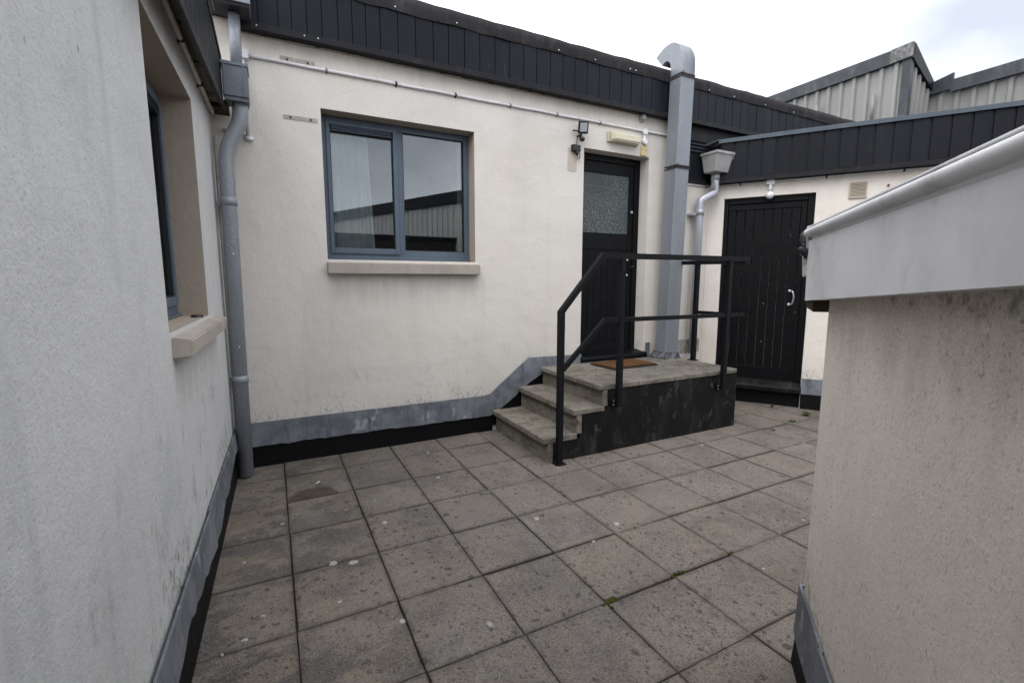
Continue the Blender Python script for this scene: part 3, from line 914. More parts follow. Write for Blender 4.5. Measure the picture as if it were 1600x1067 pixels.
# small fittings let into the wall
for z0, z1, y in ((3.268, 3.31, .25), (2.838, 2.870, .25)):
    pl = B().box(BK, .168, .424, z0, z1, -.004, .0035).build('wall_plate', MT['plate'], bld)
    for x in (.222, .372): B().tube([BK.p(x, (z0 + z1) / 2, .003), BK.p(x, (z0 + z1) / 2, .0065)], .009, 10).build('bolt', MT['clip'], pl)
B().poly(BK, [(2.905, 2.715), (2.99, 2.715), (3.005, 2.73), (3.005, 2.955), (2.89, 2.955), (2.89, 2.73)], -.003, .003).build('wall_patch', MT['patch'], bld)

# ------------------------------------------------------------------ left wing
lwg = thing('rendered_wing', (-2.0, -3.0, 0), 'pale weathered rendered wing filling the left of the view with a deep set window', 'building')
LO = (.965, 2.065, 1.345, 2.585)
B().wall(LF, .004, 9.0, -.3, 2.86, [LO], .28).build('wall', [MT['left'], MT['tan']], lwg)
b = B()
P_ = [LF.p(s_, z, o) for s_ in (.5, 2.9) for o in (-.279, -3.0) for z in (.6, 2.8)]
b.box(LF, .5, 2.9, .6, 2.8, -3.0, -.279)
fr_ = [fc for fc in b.bm.faces if all(abs((v.co - LF.g).dot(LF.n) + .279) < 1e-4 for v in fc.verts)]
bmesh.ops.delete(b.bm, geom=fr_, context='FACES')
b.build('room', MT['room'], lwg)
B().box(LF, .21, 9.0, 2.86, 3.10, -4.2, .06).build('roof', MT['roofedge'], lwg)
B().box(LF, .004, 9.0, -.3, 2.85, -4.2, -4.0).build('rear_wall', MT['left'], lwg)
zb = lambda s_: 2.772 - .073 * (s_ - .23)          # the fascia's lower edge falls towards the viewer
zt = lambda s_: 3.13 + .10 * max(0, min(1, (s_ - .2) / .7))
s_ = .22
while s_ < 4.5:
    e_ = s_ + .15
    panel(LF, s_ + .002, e_ - .004, zb(e_) + .02, zt(s_) - .02, .0905, .106, lwg, PANEL)
    s_ = e_
B().poly(LF, [(.215, zb(.215) + .03), (4.6, zb(4.6) + .03), (4.6, 3.08), (.215, 3.08)], .078, .0895).build('fascia_backing', MT['trimdark'], lwg)
B().prism([LF.p(.21, z, o) for o, z in ((.100, zb(.21)), (.114, zb(.21)), (.114, zb(.21) + .045), (.100, zb(.21) + .045))],
          [LF.p(4.6, z, o) for o, z in ((.100, zb(4.6)), (.114, zb(4.6)), (.114, zb(4.6) + .045), (.100, zb(4.6) + .045))]).build('fascia_trim', MT['trimdark'], lwg)
B().prism([LF.p(.20, z, o) for o, z in ((.06, zt(.2) - .035), (.112, zt(.2) - .035), (.112, zt(.2) + .012), (.06, zt(.2) + .012))],
          [LF.p(.9, z, o) for o, z in ((.06, zt(.9) - .035), (.112, zt(.9) - .035), (.112, zt(.9) + .012), (.06, zt(.9) + .012))]).build('roof_edge', MT['roofedge'], lwg)
B().box(LF, .9, 4.6, 3.195, 3.242, .06, .112).build('roof_edge', MT['roofedge'], lwg)
B().box(W, -.318, -.20, 2.795, 2.85, -.20, -.012).build('eaves_block', MT['wood'], lwg)
B().box(LF, .204, .216, zb(.21) + .05, zt(.2) - .04, .02, .1).build('fascia_end', MT['trimdark'], lwg)
# rough dirty soffit strip between wall and fascia
b = B()
s_ = .25
while s_ < 4.5:
    L = random.uniform(.12, .3)
    b.box(LF, s_, s_ + L, 2.818 + random.uniform(-.008, .008), 2.86, .001, .0775)
    s_ += L + .002
b.build('soffit_strip', m_plain('dirty_mortar_strip', (0.17, 0.145, 0.115), .95, var=.3, scale=14, bump=.7, bscale=40, spec=.05), lwg)
# left window
r_ = -.15
b = B()
for q in ((.966, 1.016, 1.36, 2.584), (2.014, 2.064, 1.36, 2.584), (1.016, 2.014, 2.53, 2.584), (1.016, 2.014, 1.36, 1.42), (1.49, 1.54, 1.42, 2.53)): b.box(LF, *q, r_ - .06, r_, .003)
lw = b.build('window', MT['frame'], lwg)
b = B()
for q in ((1.012, 1.045, 1.41, 2.54), (1.46, 1.494, 1.41, 2.54), (1.045, 1.46, 1.41, 1.462), (1.045, 1.46, 2.50, 2.54)): b.box(LF, *q, r_ - .04, r_ + .013, .003)
b.build('sash', MT['frame'], lw)
B().box(LF, 1.045, 1.46, 1.46, 2.50, r_ - .03, r_ - .024).build('pane', MT['glass'], lw)
B().box(LF, 1.54, 2.014, 1.42, 2.53, r_ - .03, r_ - .024).build('pane', MT['glass'], lw)
b = B()
for q in ((1.045, 1.052, 1.462, 2.5), (1.453, 1.46, 1.462, 2.5), (1.045, 1.46, 1.462, 1.469), (1.045, 1.46, 2.493, 2.5)): b.box(LF, *q, r_ - .022, r_)
b.build('gasket', MT['gasket'], lw)
vb = B().box(LF, 1.05, 1.46, 2.45, 2.498, r_ - .02, r_ + .005).build('trickle_vent', MT['gasket'], lw)
b = B()
for zz in (2.455, 2.475): b.prof(LF, [(r_ + .005, zz), (r_ + .016, zz), (r_ + .008, zz + .012), (r_ + .005, zz + .012)], 1.055, 1.455)
b.build('vent_slat', MT['frame'], lw)
B().box(LF, .967, 2.063, 1.348, 1.362, r_ - .05, r_ + .018, .003).build('cill_trim', MT['frame'], lw)
b = B()
b.prof(LF, [(-.18, 1.225), (.066, 1.238), (.072, 1.314), (-.18, 1.348)], .70, 2.045)
bmesh.ops.bevel(b.bm, geom=b.bm.edges[:], offset=.007, segments=2, affect='EDGES')
b.build('sill', MT['sill'], lw)
# upstand and lead on the left wall
B().box(LF, .0, 6.5, -.01, .33, .002, .012).build('felt_upstand', MT['felt'], lwg)
segs = [(.02, .24, .37), (.4, .245, .372), (.8, .205, .375), (1.3, .17, .38), (1.62, .16, .383)]
strip(LF, segs, .018, MT['lead'], lwg, amp=.012)
strip(LF, [(1.57, .16, .381), (1.9, .20, .385), (2.3, .25, .39), (2.55, .21, .392), (3.1, .18, .395)], .024, MT['lead'], lwg, amp=.012)
strip(LF, [(3.05, .18, .39), (4.6, .18, .39)], .018, MT['lead'], lwg, amp=.012)

# ------------------------------------------------------------------ right wing
rwg = thing('rendered_wing', (6.6, -0.6, 0), 'cream rendered wing turned at an angle on the right with a black boarded door', 'building')
RO = (.190, 1.166, -.3, 2.575)
B().wall(RT, .004, 6.5, -.3, 2.78, [RO], .28, 0).build('wall', [MT['right']], rwg)
B().box(RT, .3, 6.5, 2.78, 3.2, -4.5, .05).build('roof', MT['roofedge'], rwg)
B().box(RT, .3, 6.5, -.3, 2.78, -4.5, -4.3).build('rear_wall', MT['right'], rwg)
B().box(RT, .12, 6.5, 2.79, 3.235, .05, .085).build('fascia_backing', MT['trimdark'], rwg)
pe = [.125, .28, .43, .579, .728, .883, 1.042, 1.188, 1.339, 1.5, 1.649, 1.809, 1.957, 2.114, 2.273, 2.434, 2.583, 2.74]
while pe[-1] < 5.5: pe.append(pe[-1] + .153)
for a, c in zip(pe[:-1], pe[1:]): panel(RT, a + .011, c - .011, 2.80, 3.218, .086, .104 + random.uniform(0, .004), rwg, PANEL2)
B().prof(RT, [(.0, 2.752), (.112, 2.752), (.112, 2.792), (.1, 2.804), (.0, 2.79)], .05, 5.6).build('fascia_trim', MT['trimdark'], rwg)
b = B().prof(RT, [(-.35, 3.262), (.10, 3.276), (.128, 3.268), (.128, 3.222), (.122, 3.222), (.12, 3.255), (-.35, 3.25)], .10, 5.6)
b.prism([RT.p(.10, z, o) for o, z in ((.0, 3.272), (.122, 3.272), (.122, 3.264), (.0, 3.264))],
        [RT.p(-.07, z, o) for o, z in ((.02, 3.205), (.17, 3.205), (.17, 3.198), (.02, 3.198))])
b.build('roof_edge', MT['bluetrim'], rwg)
strip(RT, [(1.17, .185, .375), (1.8, .185, .375), (4.5, .185, .375)], .014, MT['lead'], rwg, amp=.003)
B().box(RT, 1.17, 6.0, -.01, .2, .002, .008).build('felt_upstand', MT['felt'], rwg)
# boarded door
b = B()
for q in ((.192, .237, .30, 2.573), (1.095, 1.164, .30, 2.573), (.237, 1.095, 2.505, 2.573)): b.box(RT, *q, -.15, -.055, .004)
d2 = b.build('door', MT['black'], rwg)
b = B()
for q in ((1.034, 1.092, .315, 2.502), (.239, 1.034, 2.43, 2.502), (.239, 1.034, .315, .47)): b.box(RT, *q, -.12, -.078, .003)
b.build('door_leaf', MT['black'], d2)
be = [.239, .333, .435, .536, .642, .743, .838, .936, 1.034]
for a, c in zip(be[:-1], be[1:]): B().box(RT, a + .0025, c - .0025, .47, 2.43, -.115, -.086, .005).build('board', MT['black'], d2)
B().tube(bez([RT.p(.975, 1.43, -.08), RT.p(1.005, 1.43, -.045), RT.p(1.025, 1.35, -.04), RT.p(1.005, 1.265, -.045), RT.p(.975, 1.265, -.08)], 8), .0105, 10).ball(RT.p(.975, 1.43, -.076), .022, 1, 1, 1).ball(RT.p(.975, 1.265, -.076), .022).build('door_handle', MT['chrome'], d2)
for s_, z in ((.29, 1.53), (.70, 1.27), (.70, .79), (1.06, 1.02), (.53, .37), (.94, 2.1)):
    B().ball(RT.p(s_, z, -.084), .007, u=8, v=5).build('screw', MT['gclip'], d2)
b = B()
b.tube([RT.p(1.045, 1.17, -.08), RT.p(1.045, 1.17, -.072)], .02, 12)
b.build('keyhole_cover', MT['bplas'], d2)
b = B().prof(RT, [(-.2, .19), (.05, .19), (.055, .235), (.03, .262), (-.06, .30), (-.06, .315), (-.2, .315)], .150, 1.168)
b.build('threshold', m_black_wall('worn_black_threshold'), d2)
B().box(RT, .19, 1.168, -.01, .19, -.1, -.04).build('door_plinth', MT['felt'], rwg)

# ------------------------------------------------------------------ gable sheds far behind
cor = thing('corrugated_shed', (16, 1, 0), 'cream corrugated metal building with saw tooth roof rising behind the roofs on the right', 'building')
AF = FR((12, 1.10), (0, 1), (-1, 0))
GF = FR((12, 1.10), (1, 0), (0, -1))
CF = FR((12.98, 1.10), (0, -1), (-1, 0))


def corr(f, s0, s1, z0, zt0, zt1, pitch, mat, parent, name='corrugated_sheet', depth=.05, phase=0.0):
    """trapezoid ribbed sheet with a sloping head"""
    b = B()
    lo, hi = [], []
    s_ = s0 + phase - pitch
    pts = []
    while s_ < s1 + pitch:
        for d_, o in ((0, 0), (.60, 0), (.68, depth), (.92, depth)): pts.append((s_ + d_ * pitch, o))
        s_ += pitch
    pts = [p for p in pts if s0 <= p[0] <= s1]
    pts = [(s0, 0)] + pts + [(s1, 0)]
    zz = lambda s_: zt0 + (zt1 - zt0) * (s_ - s0) / (s1 - s0)
    rows = [[f.p(a, z0, o) for a, o in pts], [f.p(a, zz(a), o) for a, o in pts], [f.p(a, zz(a), -.2) for a, o in pts]]
    g_ = [[b.bm.verts.new(p) for p in r] for r in rows]
    for i in range(2):
        for j in range(len(pts) - 1): b.bm.faces.new((g_[i][j], g_[i][j + 1], g_[i + 1][j + 1], g_[i + 1][j]))
    return b.build(name, mat, parent)


corr(AF, .06, 9, 0, 6.12, 6.10, .27, MT['ribs'], cor, phase=.2)
corr(GF, .06, .98, 0, 6.10, 5.55, .20, MT['ribs'], cor)
corr(CF, 0, 7.0, 0, 5.56, 5.50, .27, MT['ribs'], cor)
B().poly(AF, [(-.09, 6.08), (9, 6.03), (9, 6.30), (-.09, 6.35)], .0, .10).build('verge_trim', m_plain('shed_verge_grey', (.030, .036, .044), .5, .0, var=.25, scale=3, dirt=(.16, .16, .15)), cor)
B().box(W, 11.94, 12.06, 0, 6.13, 1.035, 1.19).build('corner_trim', bpy.data.materials['shed_verge_grey'] if 'shed_verge_grey' in bpy.data.materials else MT['clad'], cor)
B().poly(AF, [(-.10, 6.10), (.30, 6.08), (.30, 6.355), (-.10, 6.37)], .1, .112).build('ridge_cap', m_plain('peeling_grey_cap', (.16, .16, .16), .8, var=.5, scale=12), cor)
B().poly(GF, [(-.1, 6.36), (.0, 6.36), (1.02, 5.70), (1.02, 5.52), (-.1, 6.10)], .0, .09).build('verge_trim', MT['trimdark'], cor)
B().poly(CF, [(-.02, 5.52), (.42, 5.52), (.42, 5.84), (-.02, 5.74)], .06, .12).build('verge_trim', bpy.data.materials['shed_verge_grey'], cor)
B().poly(CF, [(.40, 5.46), (7, 5.44), (7, 5.72), (.40, 5.70)], .07, .14).build('verge_trim', bpy.data.materials['shed_verge_grey'], cor)
B().prism([AF.p(0, 6.2, -.2), AF.p(9, 6.15, -.2), AF.p(9, 5.2, -1.6), AF.p(0, 5.2, -1.6)], [AF.p(0, 6.1, -.2), AF.p(9, 6.05, -.2), AF.p(9, 5.1, -1.6), AF.p(0, 5.1, -1.6)]).build('roof', MT['roofedge'], cor)
B().box(CF, -9, 7, 5.1, 5.3, -6, -.22).build('roof', MT['roofedge'], cor)
for s_, z in ((1.75, 5.7), (.55, 5.55)): B().tube([AF.p(s_, 5.0, .12), AF.p(s_, z, .12)], .035, 8).build('pipe', MT['gclip'], cor)

# building behind the viewer, seen mirrored in the window
rfl = thing('corrugated_hall', (4, -11, 0), 'grey corrugated hall with dark fascia mirrored in the window glass', 'building')
HF = FR((3.21, -9.0), (.397, .918), (-.918, .397))
corr(HF, -6.5, 2.9, 0, 3.5, 3.5, .20, MT['ribs2'], rfl, depth=.03)
B().poly(HF, [(-6.55, 3.46), (2.95, 3.46), (2.95, 3.74), (-6.55, 3.74)], -.1, .09).build('fascia', MT['clad'], rfl)
B().box(HF, -6.5, 2.9, 3.3, 3.45, -5, -.22).build('roof', MT['roofedge'], rfl)
lo = thing('low_outbuilding', (2.2, -6.8, 0), 'low dark clad outbuilding in front of the hall mirrored in the window glass', 'building')
B().box(W, .3, 4.22, 0, 2.54, -6.9, -6.65).build('wall', MT['brick'], lo)
B().box(W, .25, 4.24, 2.54, 2.62, -6.92, -6.6).build('roof', MT['trimdark'], lo)

# ------------------------------------------------------------------ stub enclosure at the right edge
st = thing('roofed_enclosure', (1.9, -4.2, 0), 'grubby rendered enclosure close on the right under a white plastic bargeboard', 'enclosure')
b = B()
far = 1.6
pts2 = [(0.0, 0.0), (2.0, 0.0), (2.0, -far), (0.0, -far)]
A_ = [SB.p(s_, -.05, o) for s_, o in pts2]
T_ = [SB.p(s_, 1.51 if s_ < 1 else 1.64, o) for s_, o in pts2]
va, vt = [b.bm.verts.new(p) for p in A_], [b.bm.verts.new(p) for p in T_]
for i in range(4): b.bm.faces.new((va[i], va[(i + 1) % 4], vt[(i + 1) % 4], vt[i]))
b.bm.faces.new(vt)
ce = [e for e in b.bm.edges if (e.verts[0] in (va[0], vt[0])) and (e.verts[1] in (va[0], vt[0]))]
bmesh.ops.bevel(b.bm, geom=ce, offset=.03, segments=5, profile=.5, affect='EDGES')
for fc in b.bm.faces: fc.smooth = False
b.build('wall', MT['stub'], st)
zb3 = lambda s_: 1.484 + .0548 * s_
bead = [(.058 + .0145 * math.cos(math.radians(a)), 1.7385 + .0145 * math.sin(math.radians(a))) for a in range(80, -81, -16)]
P3 = lambda s_, top: [(.0, top), (.054, top), (.062, top - .002), (.063, top - .006), (.054, top - .010)] + bead + [(.044, 1.722), (.043, 1.712), (.050, 1.709), (.054, 1.705), (.053, 1.700), (.05, zb3(s_)), (.0, zb3(s_))]
b = B()
rows = []
for s_ in (-.115, .3, .8, 1.3, 2.1):
    rows.append([SB.p(s_, z, o) for o, z in P3(s_, 1.763)])
gg = [[b.bm.verts.new(p) for p in r] for r in rows]
for i in range(len(gg) - 1):
    for j in range(len(gg[0])):
        k = (j + 1) % len(gg[0])
        b.bm.faces.new((gg[i][j], gg[i][k], gg[i + 1][k], gg[i + 1][j]))
b.bm.faces.new(gg[0])
b.bm.faces.new(gg[-1][::-1])
b.build('bargeboard', MT['pvc'], st)
B().prism([SB.p(-.150, z, o) for o, z in ((-.07, 1.452), (.040, 1.45), (.035, 1.70), (-.07, 1.70))],
          [SB.p(-.03, z, o) for o, z in ((-.07, 1.438), (.040, 1.438), (.040, 1.70), (-.07, 1.70))], .004).build('timber_end', MT['wood'], st)
B().prism([SB.p(-.028, z, o) for o, z in ((.004, 1.49), (.046, 1.49), (.046, 1.70), (.004, 1.70))], [SB.p(2.1, z, o) for o, z in ((.004, 1.645), (.046, 1.635), (.046, 1.70), (.004, 1.70))]).build('timber_backing', MT['wood'], st)
B().prism([SB.p(-.13, 1.70, .04), SB.p(2.1, 1.70, .04), SB.p(2.1, 1.70, -far - .1), SB.p(-.13, 1.70, -far - .1)],
          [SB.p(-.13, 1.765, .04), SB.p(2.1, 1.765, .04), SB.p(2.1, 1.73, -far - .1), SB.p(-.13, 1.73, -far - .1)]).build('roof', MT['roofedge'], st)
# broken end of the bargeboard
b = B()
rq = random.Random(9)
poly = [(-.172, 1.60), (-.16, 1.57), (-.14, 1.578), (-.117, 1.562), (-.1165, 1.755), (-.15, 1.768), (-.185, 1.75), (-.192, 1.70), (-.18, 1.66)]
b.poly(SB, poly, -.02, .058, .006)
rough(b, .004, 12)
b.build('broken_end_cap', m_plain('cracked_white_pvc', (.42, .40, .37), .8, var=.3, scale=30, bump=.7, bscale=40, dirt=(.12, .11, .1), dirtk=.7), st)
b = B()
for k in range(18):
    c = SB.p(-.158 + rq.uniform(-.04, .035), 1.725 + rq.uniform(-.07, .035), .05 + rq.uniform(-.01, .022))
    b.ball(c, rq.uniform(.007, .018), rq.uniform(.6, 1.4), rq.uniform(.6, 1.4), rq.uniform(.7, 1.6), 8, 5)
for v in b.bm.verts: v.co += Vector((rq.uniform(-1, 1), rq.uniform(-1, 1), rq.uniform(-1, 1))) * .006
b.build('torn_felt', m_plain('torn_lead_felt', (.03, .032, .04), .6, var=.5, scale=40, bump=.6, bscale=60, dirt=(.2, .21, .23), dirtk=.5), st)
strip(SB, [(-.012, .14, .352), (.10, .13, .35), (.30, .12, .338), (.34, .11, .335)], .012, MT['lead'], st, amp=.004)
strip(SB, [(.325, .1, .335), (.7, .1, .33), (1.6, .1, .33)], .018, MT['lead'], st, amp=.004)
B().prism([SB.p(-.03, -.01, .014), SB.p(2.0, -.01, .014), SB.p(2.0, -.01, -.1), SB.p(-.03, -.01, -.1)],
          [SB.p(-.012, .17, .006), SB.p(2.0, .17, .006), SB.p(2.0, .17, -.1), SB.p(-.012, .17, -.1)]).build('felt_upstand', MT['felt'], st)
RE = FR((1.815, -3.339), (.66783, -.74432), (.74432, .66783))    # return face
strip(RE, [(-.012, .14, .352), (.6, .14, .35), (1.6, .14, .35)], .012, MT['lead'], st, amp=.004)

# ------------------------------------------------------------------ steps and landing
stp = thing('concrete_steps', (3.2, -.55, 0), 'three concrete steps rising to a slab landing with a black painted side', 'steps')
YF = -1.062
b = B()
b.prism([(2.07, YF + .01, -.01), (4.40, YF + .01, -.01), (4.40, YF + .01, .575), (2.64, YF + .01, .575), (2.64, YF + .01, .39), (2.36, YF + .01, .39), (2.36, YF + .01, .175), (2.07, YF + .01, .175)],
        [(2.07, -.02, -.01), (4.40, -.02, -.01), (4.40, -.02, .575), (2.64, -.02, .575), (2.64, -.02, .39), (2.36, -.02, .39), (2.36, -.02, .175), (2.07, -.02, .175)])
b.build('side_wall', MT['bwall'], stp)


rq = random.Random(21)
cut = [-.025, -.40, -.70, YF]
for k, (xn, zt_) in enumerate(((1.985, .222), (2.283, .436))):
    xr, z0 = xn + .04, (0.0, .222)[k] - .004
    cuts = ([-.025, -.55, YF - .004], [-.025, -.62, YF - .004])[k]
    for a, c in zip(cuts[:-1], cuts[1:]):
        dz = rq.uniform(-.003, .003)
        rough(B().box(W, xn, xn + .345, zt_ - .05, zt_ + dz, c + .003, a - .003, .006), .0014, k * 7 + 1).build('tread', MT['step'], stp)
    cu = ([-.025, -.52, YF - .006], [-.025, -.38, -.70, YF - .006])[k]
    for a, c in zip(cu[:-1], cu[1:]):
        rough(B().box(W, xr, xr + .052, z0, zt_ - .052, c + .002, a - .002, .005), .0014, k * 5 + 30).build('riser', MT['step'], stp)
for a, c in zip((-.025, -.36, -.62, YF - .006)[:-1], (-.025, -.36, -.62, YF - .006)[1:]):
    rough(B().box(W, 2.60, 2.652, .432, .578, c + .002, a - .002, .005), .0014, 44).build('riser', MT['step'], stp)
lx = [2.555, 3.02, 3.48, 3.94, 4.39]
ly = [-.025, -.36, -.70, YF - .008]
for i in range(4):
    for j in range(3):
        sh = .0 if j != 1 else .0
        rough(B().box(W, lx[i] + .004, lx[i + 1] - .004, .58, .630 + rq.uniform(-.003, .002), ly[j + 1] + .004, ly[j] - .004, .008), .0013, i * 9 + j).build('landing_slab', MT['step'], stp)

mat = thing('doormat', (3.45, -.3, .63), 'brown coir doormat with black edge lying on the landing before the half glazed door', 'doormat')
ang = math.radians(2)
MF = FR((3.13, -.56), (math.cos(ang), math.sin(ang)), (-math.sin(ang), math.cos(ang)))
B().box(MF, 0, .645, .633, .641, 0, .40, .003).build('rubber_edge', MT['bplas'], mat)
b = B().box(MF, .02, .625, .6412, .652, .02, .38)
rough(b, .0015, 5)
b.build('coir_pile', MT['coir'], mat)

# ------------------------------------------------------------------ guard rail
rl = thing('guard_rail', (3.2, -1.11, 0), 'black square tube metal guard rail round the steps and landing', 'railing')
Y = -1.112
h = .0225
B().tube([(2.11, Y, .0), (2.11, Y, 1.30), (2.52, Y, 1.765), (4.385, Y, 1.775)], h, 4, sq=True).build('top_rail', MT['rail'], rl)
B().tube([(2.11 + h, Y, .815), (2.555, Y, 1.215), (4.36, Y, 1.208)], h * .8, 4, sq=True).build('lower_rail', MT['rail'], rl)
B().tube([(2.737, Y - .002, .425), (2.737, Y - .002, 1.752)], h, 4, sq=True).build('post', MT['rail'], rl)
B().tube([(4.107, Y - .002, .44), (4.107, Y - .002, 1.752)], h, 4, sq=True).build('post', MT['rail'], rl)
B().tube([(4.362, Y, 1.75), (4.372, -.21, 1.765)], h, 4, sq=True).build('side_rail', MT['rail'], rl)
B().tube([(4.362, Y, 1.20), (4.372, -.46, 1.195)], h * .8, 4, sq=True).build('side_rail', MT['rail'], rl)
B().tube([(4.372, -.48, .62), (4.372, -.48, 1.745)], h, 4, sq=True).build('post', MT['rail'], rl)
for x in (2.737, 4.107):
    B().box(W, x - .05, x + .05, .43, .49, Y + .022, YF + .012, .003).build('bracket', MT['rail'], rl)
B().box(W, 2.06, 2.16, .0, .008, Y - .05, Y + .045, .002).build('base_plate', MT['rail'], rl)
B().box(W, 4.325, 4.42, .632, .64, -.53, -.43, .002).build('base_plate', MT['rail'], rl)
for x in (2.737, 4.107):
    for z_ in (.443, .477): B().ball((x - .036, Y - .001 + .024, z_), .007, u=8, v=5).build('bolt', MT['gclip'], rl)
B().tube([(2.49, Y + .01, 1.735), (2.36, Y + .01, 1.56)], .009, 6).build('brace', MT['rail'], rl)

# ------------------------------------------------------------------ galvanised duct
du = thing('ventilation_duct', (4.24, -.18, .62), 'tall square galvanised duct with hooked top beside the half glazed door', 'duct')
lean = lambda z: 4.145 + (z - .62) * .021
bw = .205
prof_in = [(-.26, .62), (-.265, 3.84)]
def crom(P, n=5):
    out = []
    for i in range(len(P) - 1):
        p0, p1, p2, p3 = P[max(i - 1, 0)], P[i], P[i + 1], P[min(i + 2, len(P) - 1)]
        for k in range(n):
            t = k / n
            out.append(tuple(.5 * (2 * p1[j] + (p2[j] - p0[j]) * t + (2 * p0[j] - 5 * p1[j] + 4 * p2[j] - p3[j]) * t * t + (3 * p1[j] - p0[j] - 3 * p2[j] + p3[j]) * t ** 3) for j in (0, 1)))
    return out + [P[-1]]


outer = crom([(-.262, 3.84), (-.26, 3.99), (-.24, 4.09), (-.19, 4.175), (-.13, 4.222), (-.06, 4.238), (.03, 4.226), (.09, 4.20), (.155, 4.165)])
inner = crom([(.045, 4.035), (.02, 4.055), (-.02, 4.062), (-.055, 4.045), (-.082, 4.01), (-.092, 3.96), (-.094, 3.84)])
pl = outer + inner
B().prism([(lean(z), y, z) for y, z in pl], [(lean(z) + bw, y, z) for y, z in pl]).build('hooked_outlet', MT['duct'], du)
for p_ in bpy.data.objects['hooked_outlet'].data.polygons: p_.use_smooth = len(p_.vertices) == 4 and p_.area < .02
for z0, z1 in ((.66, 2.845), (2.855, 3.835)):
    A_ = [(lean(z0), -.262, z0), (lean(z0) + bw, -.262, z0), (lean(z0) + bw, -.092, z0), (lean(z0), -.092, z0)]
    T_ = [(lean(z1), -.262, z1), (lean(z1) + bw, -.262, z1), (lean(z1) + bw, -.092, z1), (lean(z1), -.092, z1)]
    B().prism(A_, T_, .003).build('duct_section', MT['duct'], du)
rust = m_plain('rusty_strap', (.055, .045, .042), .7, .2, var=.3, scale=30, dirt=(.12, .05, .025))
for z in (3.84, 2.85):
    for k in (-.014, .014):
        b = B()
        x0, x1 = lean(z) - .006, lean(z) + bw + .006
        b.box(W, x0, x1, z + k - .006, z + k + .006, -.270, -.2625)
        b.box(W, x0 - .002, x0 + .0055, z + k - .006, z + k + .006, -.262, -.08)
        b.box(W, x1 - .0055, x1 + .002, z + k - .006, z + k + .006, -.262, -.08)
        b.build('strap', rust, du)
    B().tube([(lean(z) - .02, -.275, z), (lean(z) + .01, -.285, z + .012), (lean(z) - .005, -.29, z + .03)], .006, 6).build('strap_bolt', rust, du)
    B().box(W, lean(z) + bw - .01, lean(z) + bw + .05, z - .02, z + .0, -.1, -.03).build('strap_bracket', rust, du)
b = B()
q = random.Random(4)
b.prism([(lean(.63) - .035, -.30, .63), (lean(.63) + bw + .03, -.295, .63), (lean(.63) + bw + .03, -.05, .63), (lean(.63) - .035, -.05, .63)],
        [(lean(.7) - .007, -.268, .715), (lean(.7) + bw + .007, -.268, .70), (lean(.7) + bw + .007, -.085, .70), (lean(.7) - .007, -.085, .71)])
rough(b, .008, 3)
b.build('base_flashing', m_plain('torn_base_flashing', (.10, .105, .12), .7, var=.7, scale=14, bump=.6, bscale=30, dirt=(.02, .02, .02), dirtk=.9), du)

# ------------------------------------------------------------------ downpipes
dp = thing('downpipe', (-.26, -.19, 0), 'grey galvanised downpipe with swan neck and two hopper boxes in the left corner', 'downpipe')
PY = -.19
B().tube(bez([(-.257, PY, .01), (-.237, PY, 2.50), (-.125, PY, 2.72), (-.122, PY, 2.86)], 8), .052, 18).build('pipe', MT['pipe'], dp)
B().tube([(-.126, PY, 3.06), (-.122, PY, 3.50)], .038, 16).build('pipe', MT['pipe'], dp)
b = B()
b.box(W, -.220, -.058, 2.86, 3.085, -.285, -.10, .004)
b.build('hopper', MT['hopper'], dp)
b = B()
for x in (-.205, -.085): b.box(W, x - .005, x + .005, 2.862, 3.083, -.291, -.285)
b.box(W, -.226, -.052, 3.07, 3.09, -.292, -.094)
b.box(W, -.214, -.064, 2.835, 2.86, -.275, -.11)
b.build('hopper_seam', MT['hopper'], dp)
b = B().box(W, -.248, -.012, 3.475, 3.80, -.33, -.12, .004)
b.build('hopper', MT['duct'], dp)
B().box(W, -.24, -.02, 3.452, 3.475, -.32, -.13).build('hopper_base', MT['trimdark'], dp)
for z, cx in ((2.135, -.240), (.793, -.251)):
    B().tube([(cx, PY, z - .03), (cx, PY, z + .03)], .0575, 18).build('pipe_collar', MT['pipe'], dp)
    B().box(W, cx - .03, cx + .03, z - .02, z + .02, -.135, -.004).build('pipe_bracket', MT['pipe'], dp)
for z in (1.75, 1.05): B().ball((-.24 - (2.1 - z) * .008 + .01, PY - .052, z), .006).build('paint_splash', MT['white'], dp)

dp2 = thing('downpipe', (4.80, -.09, .62), 'silver plastic downpipe with light grey hopper beside the angled wing', 'downpipe')
B().tube([(4.79, -.09, .63), (4.80, -.09, 2.50), (4.80, -.09, 2.535), (5.0, -.13, 2.64), (5.0, -.13, 2.675), (5.0, -.13, 2.90)], .047, 16).build('pipe', MT['spipe'], dp2)
B().tube([(4.799, -.09, 2.36), (4.80, -.09, 2.43)], .054, 16).build('pipe_collar', MT['spipe'], dp2)
B().tube([(5.0, -.13, 2.79), (5.0, -.13, 2.87)], .054, 16).build('pipe_collar', MT['spipe'], dp2)
B().box(W, 4.68, 4.80, 2.355, 2.385, -.09, -.003, .003).build('pipe_bracket', MT['spipe'], dp2)
b = B()
b.prism([(4.86, -.24, 2.87), (5.11, -.24, 2.87), (5.07, -.07, 2.87), (4.86, -.07, 2.87)],
        [(4.825, -.285, 3.075), (5.155, -.285, 3.075), (5.09, -.05, 3.075), (4.825, -.05, 3.075)], .004)
b.build('hopper', MT['shop'], dp2)
b = B().prism([(4.815, -.295, 3.072), (5.165, -.295, 3.072), (5.10, -.045, 3.072), (4.815, -.045, 3.072)],
              [(4.815, -.295, 3.10), (5.165, -.295, 3.10), (5.10, -.045, 3.10), (4.815, -.045, 3.10)])
b.build('hopper_rim', MT['shop'], dp2)

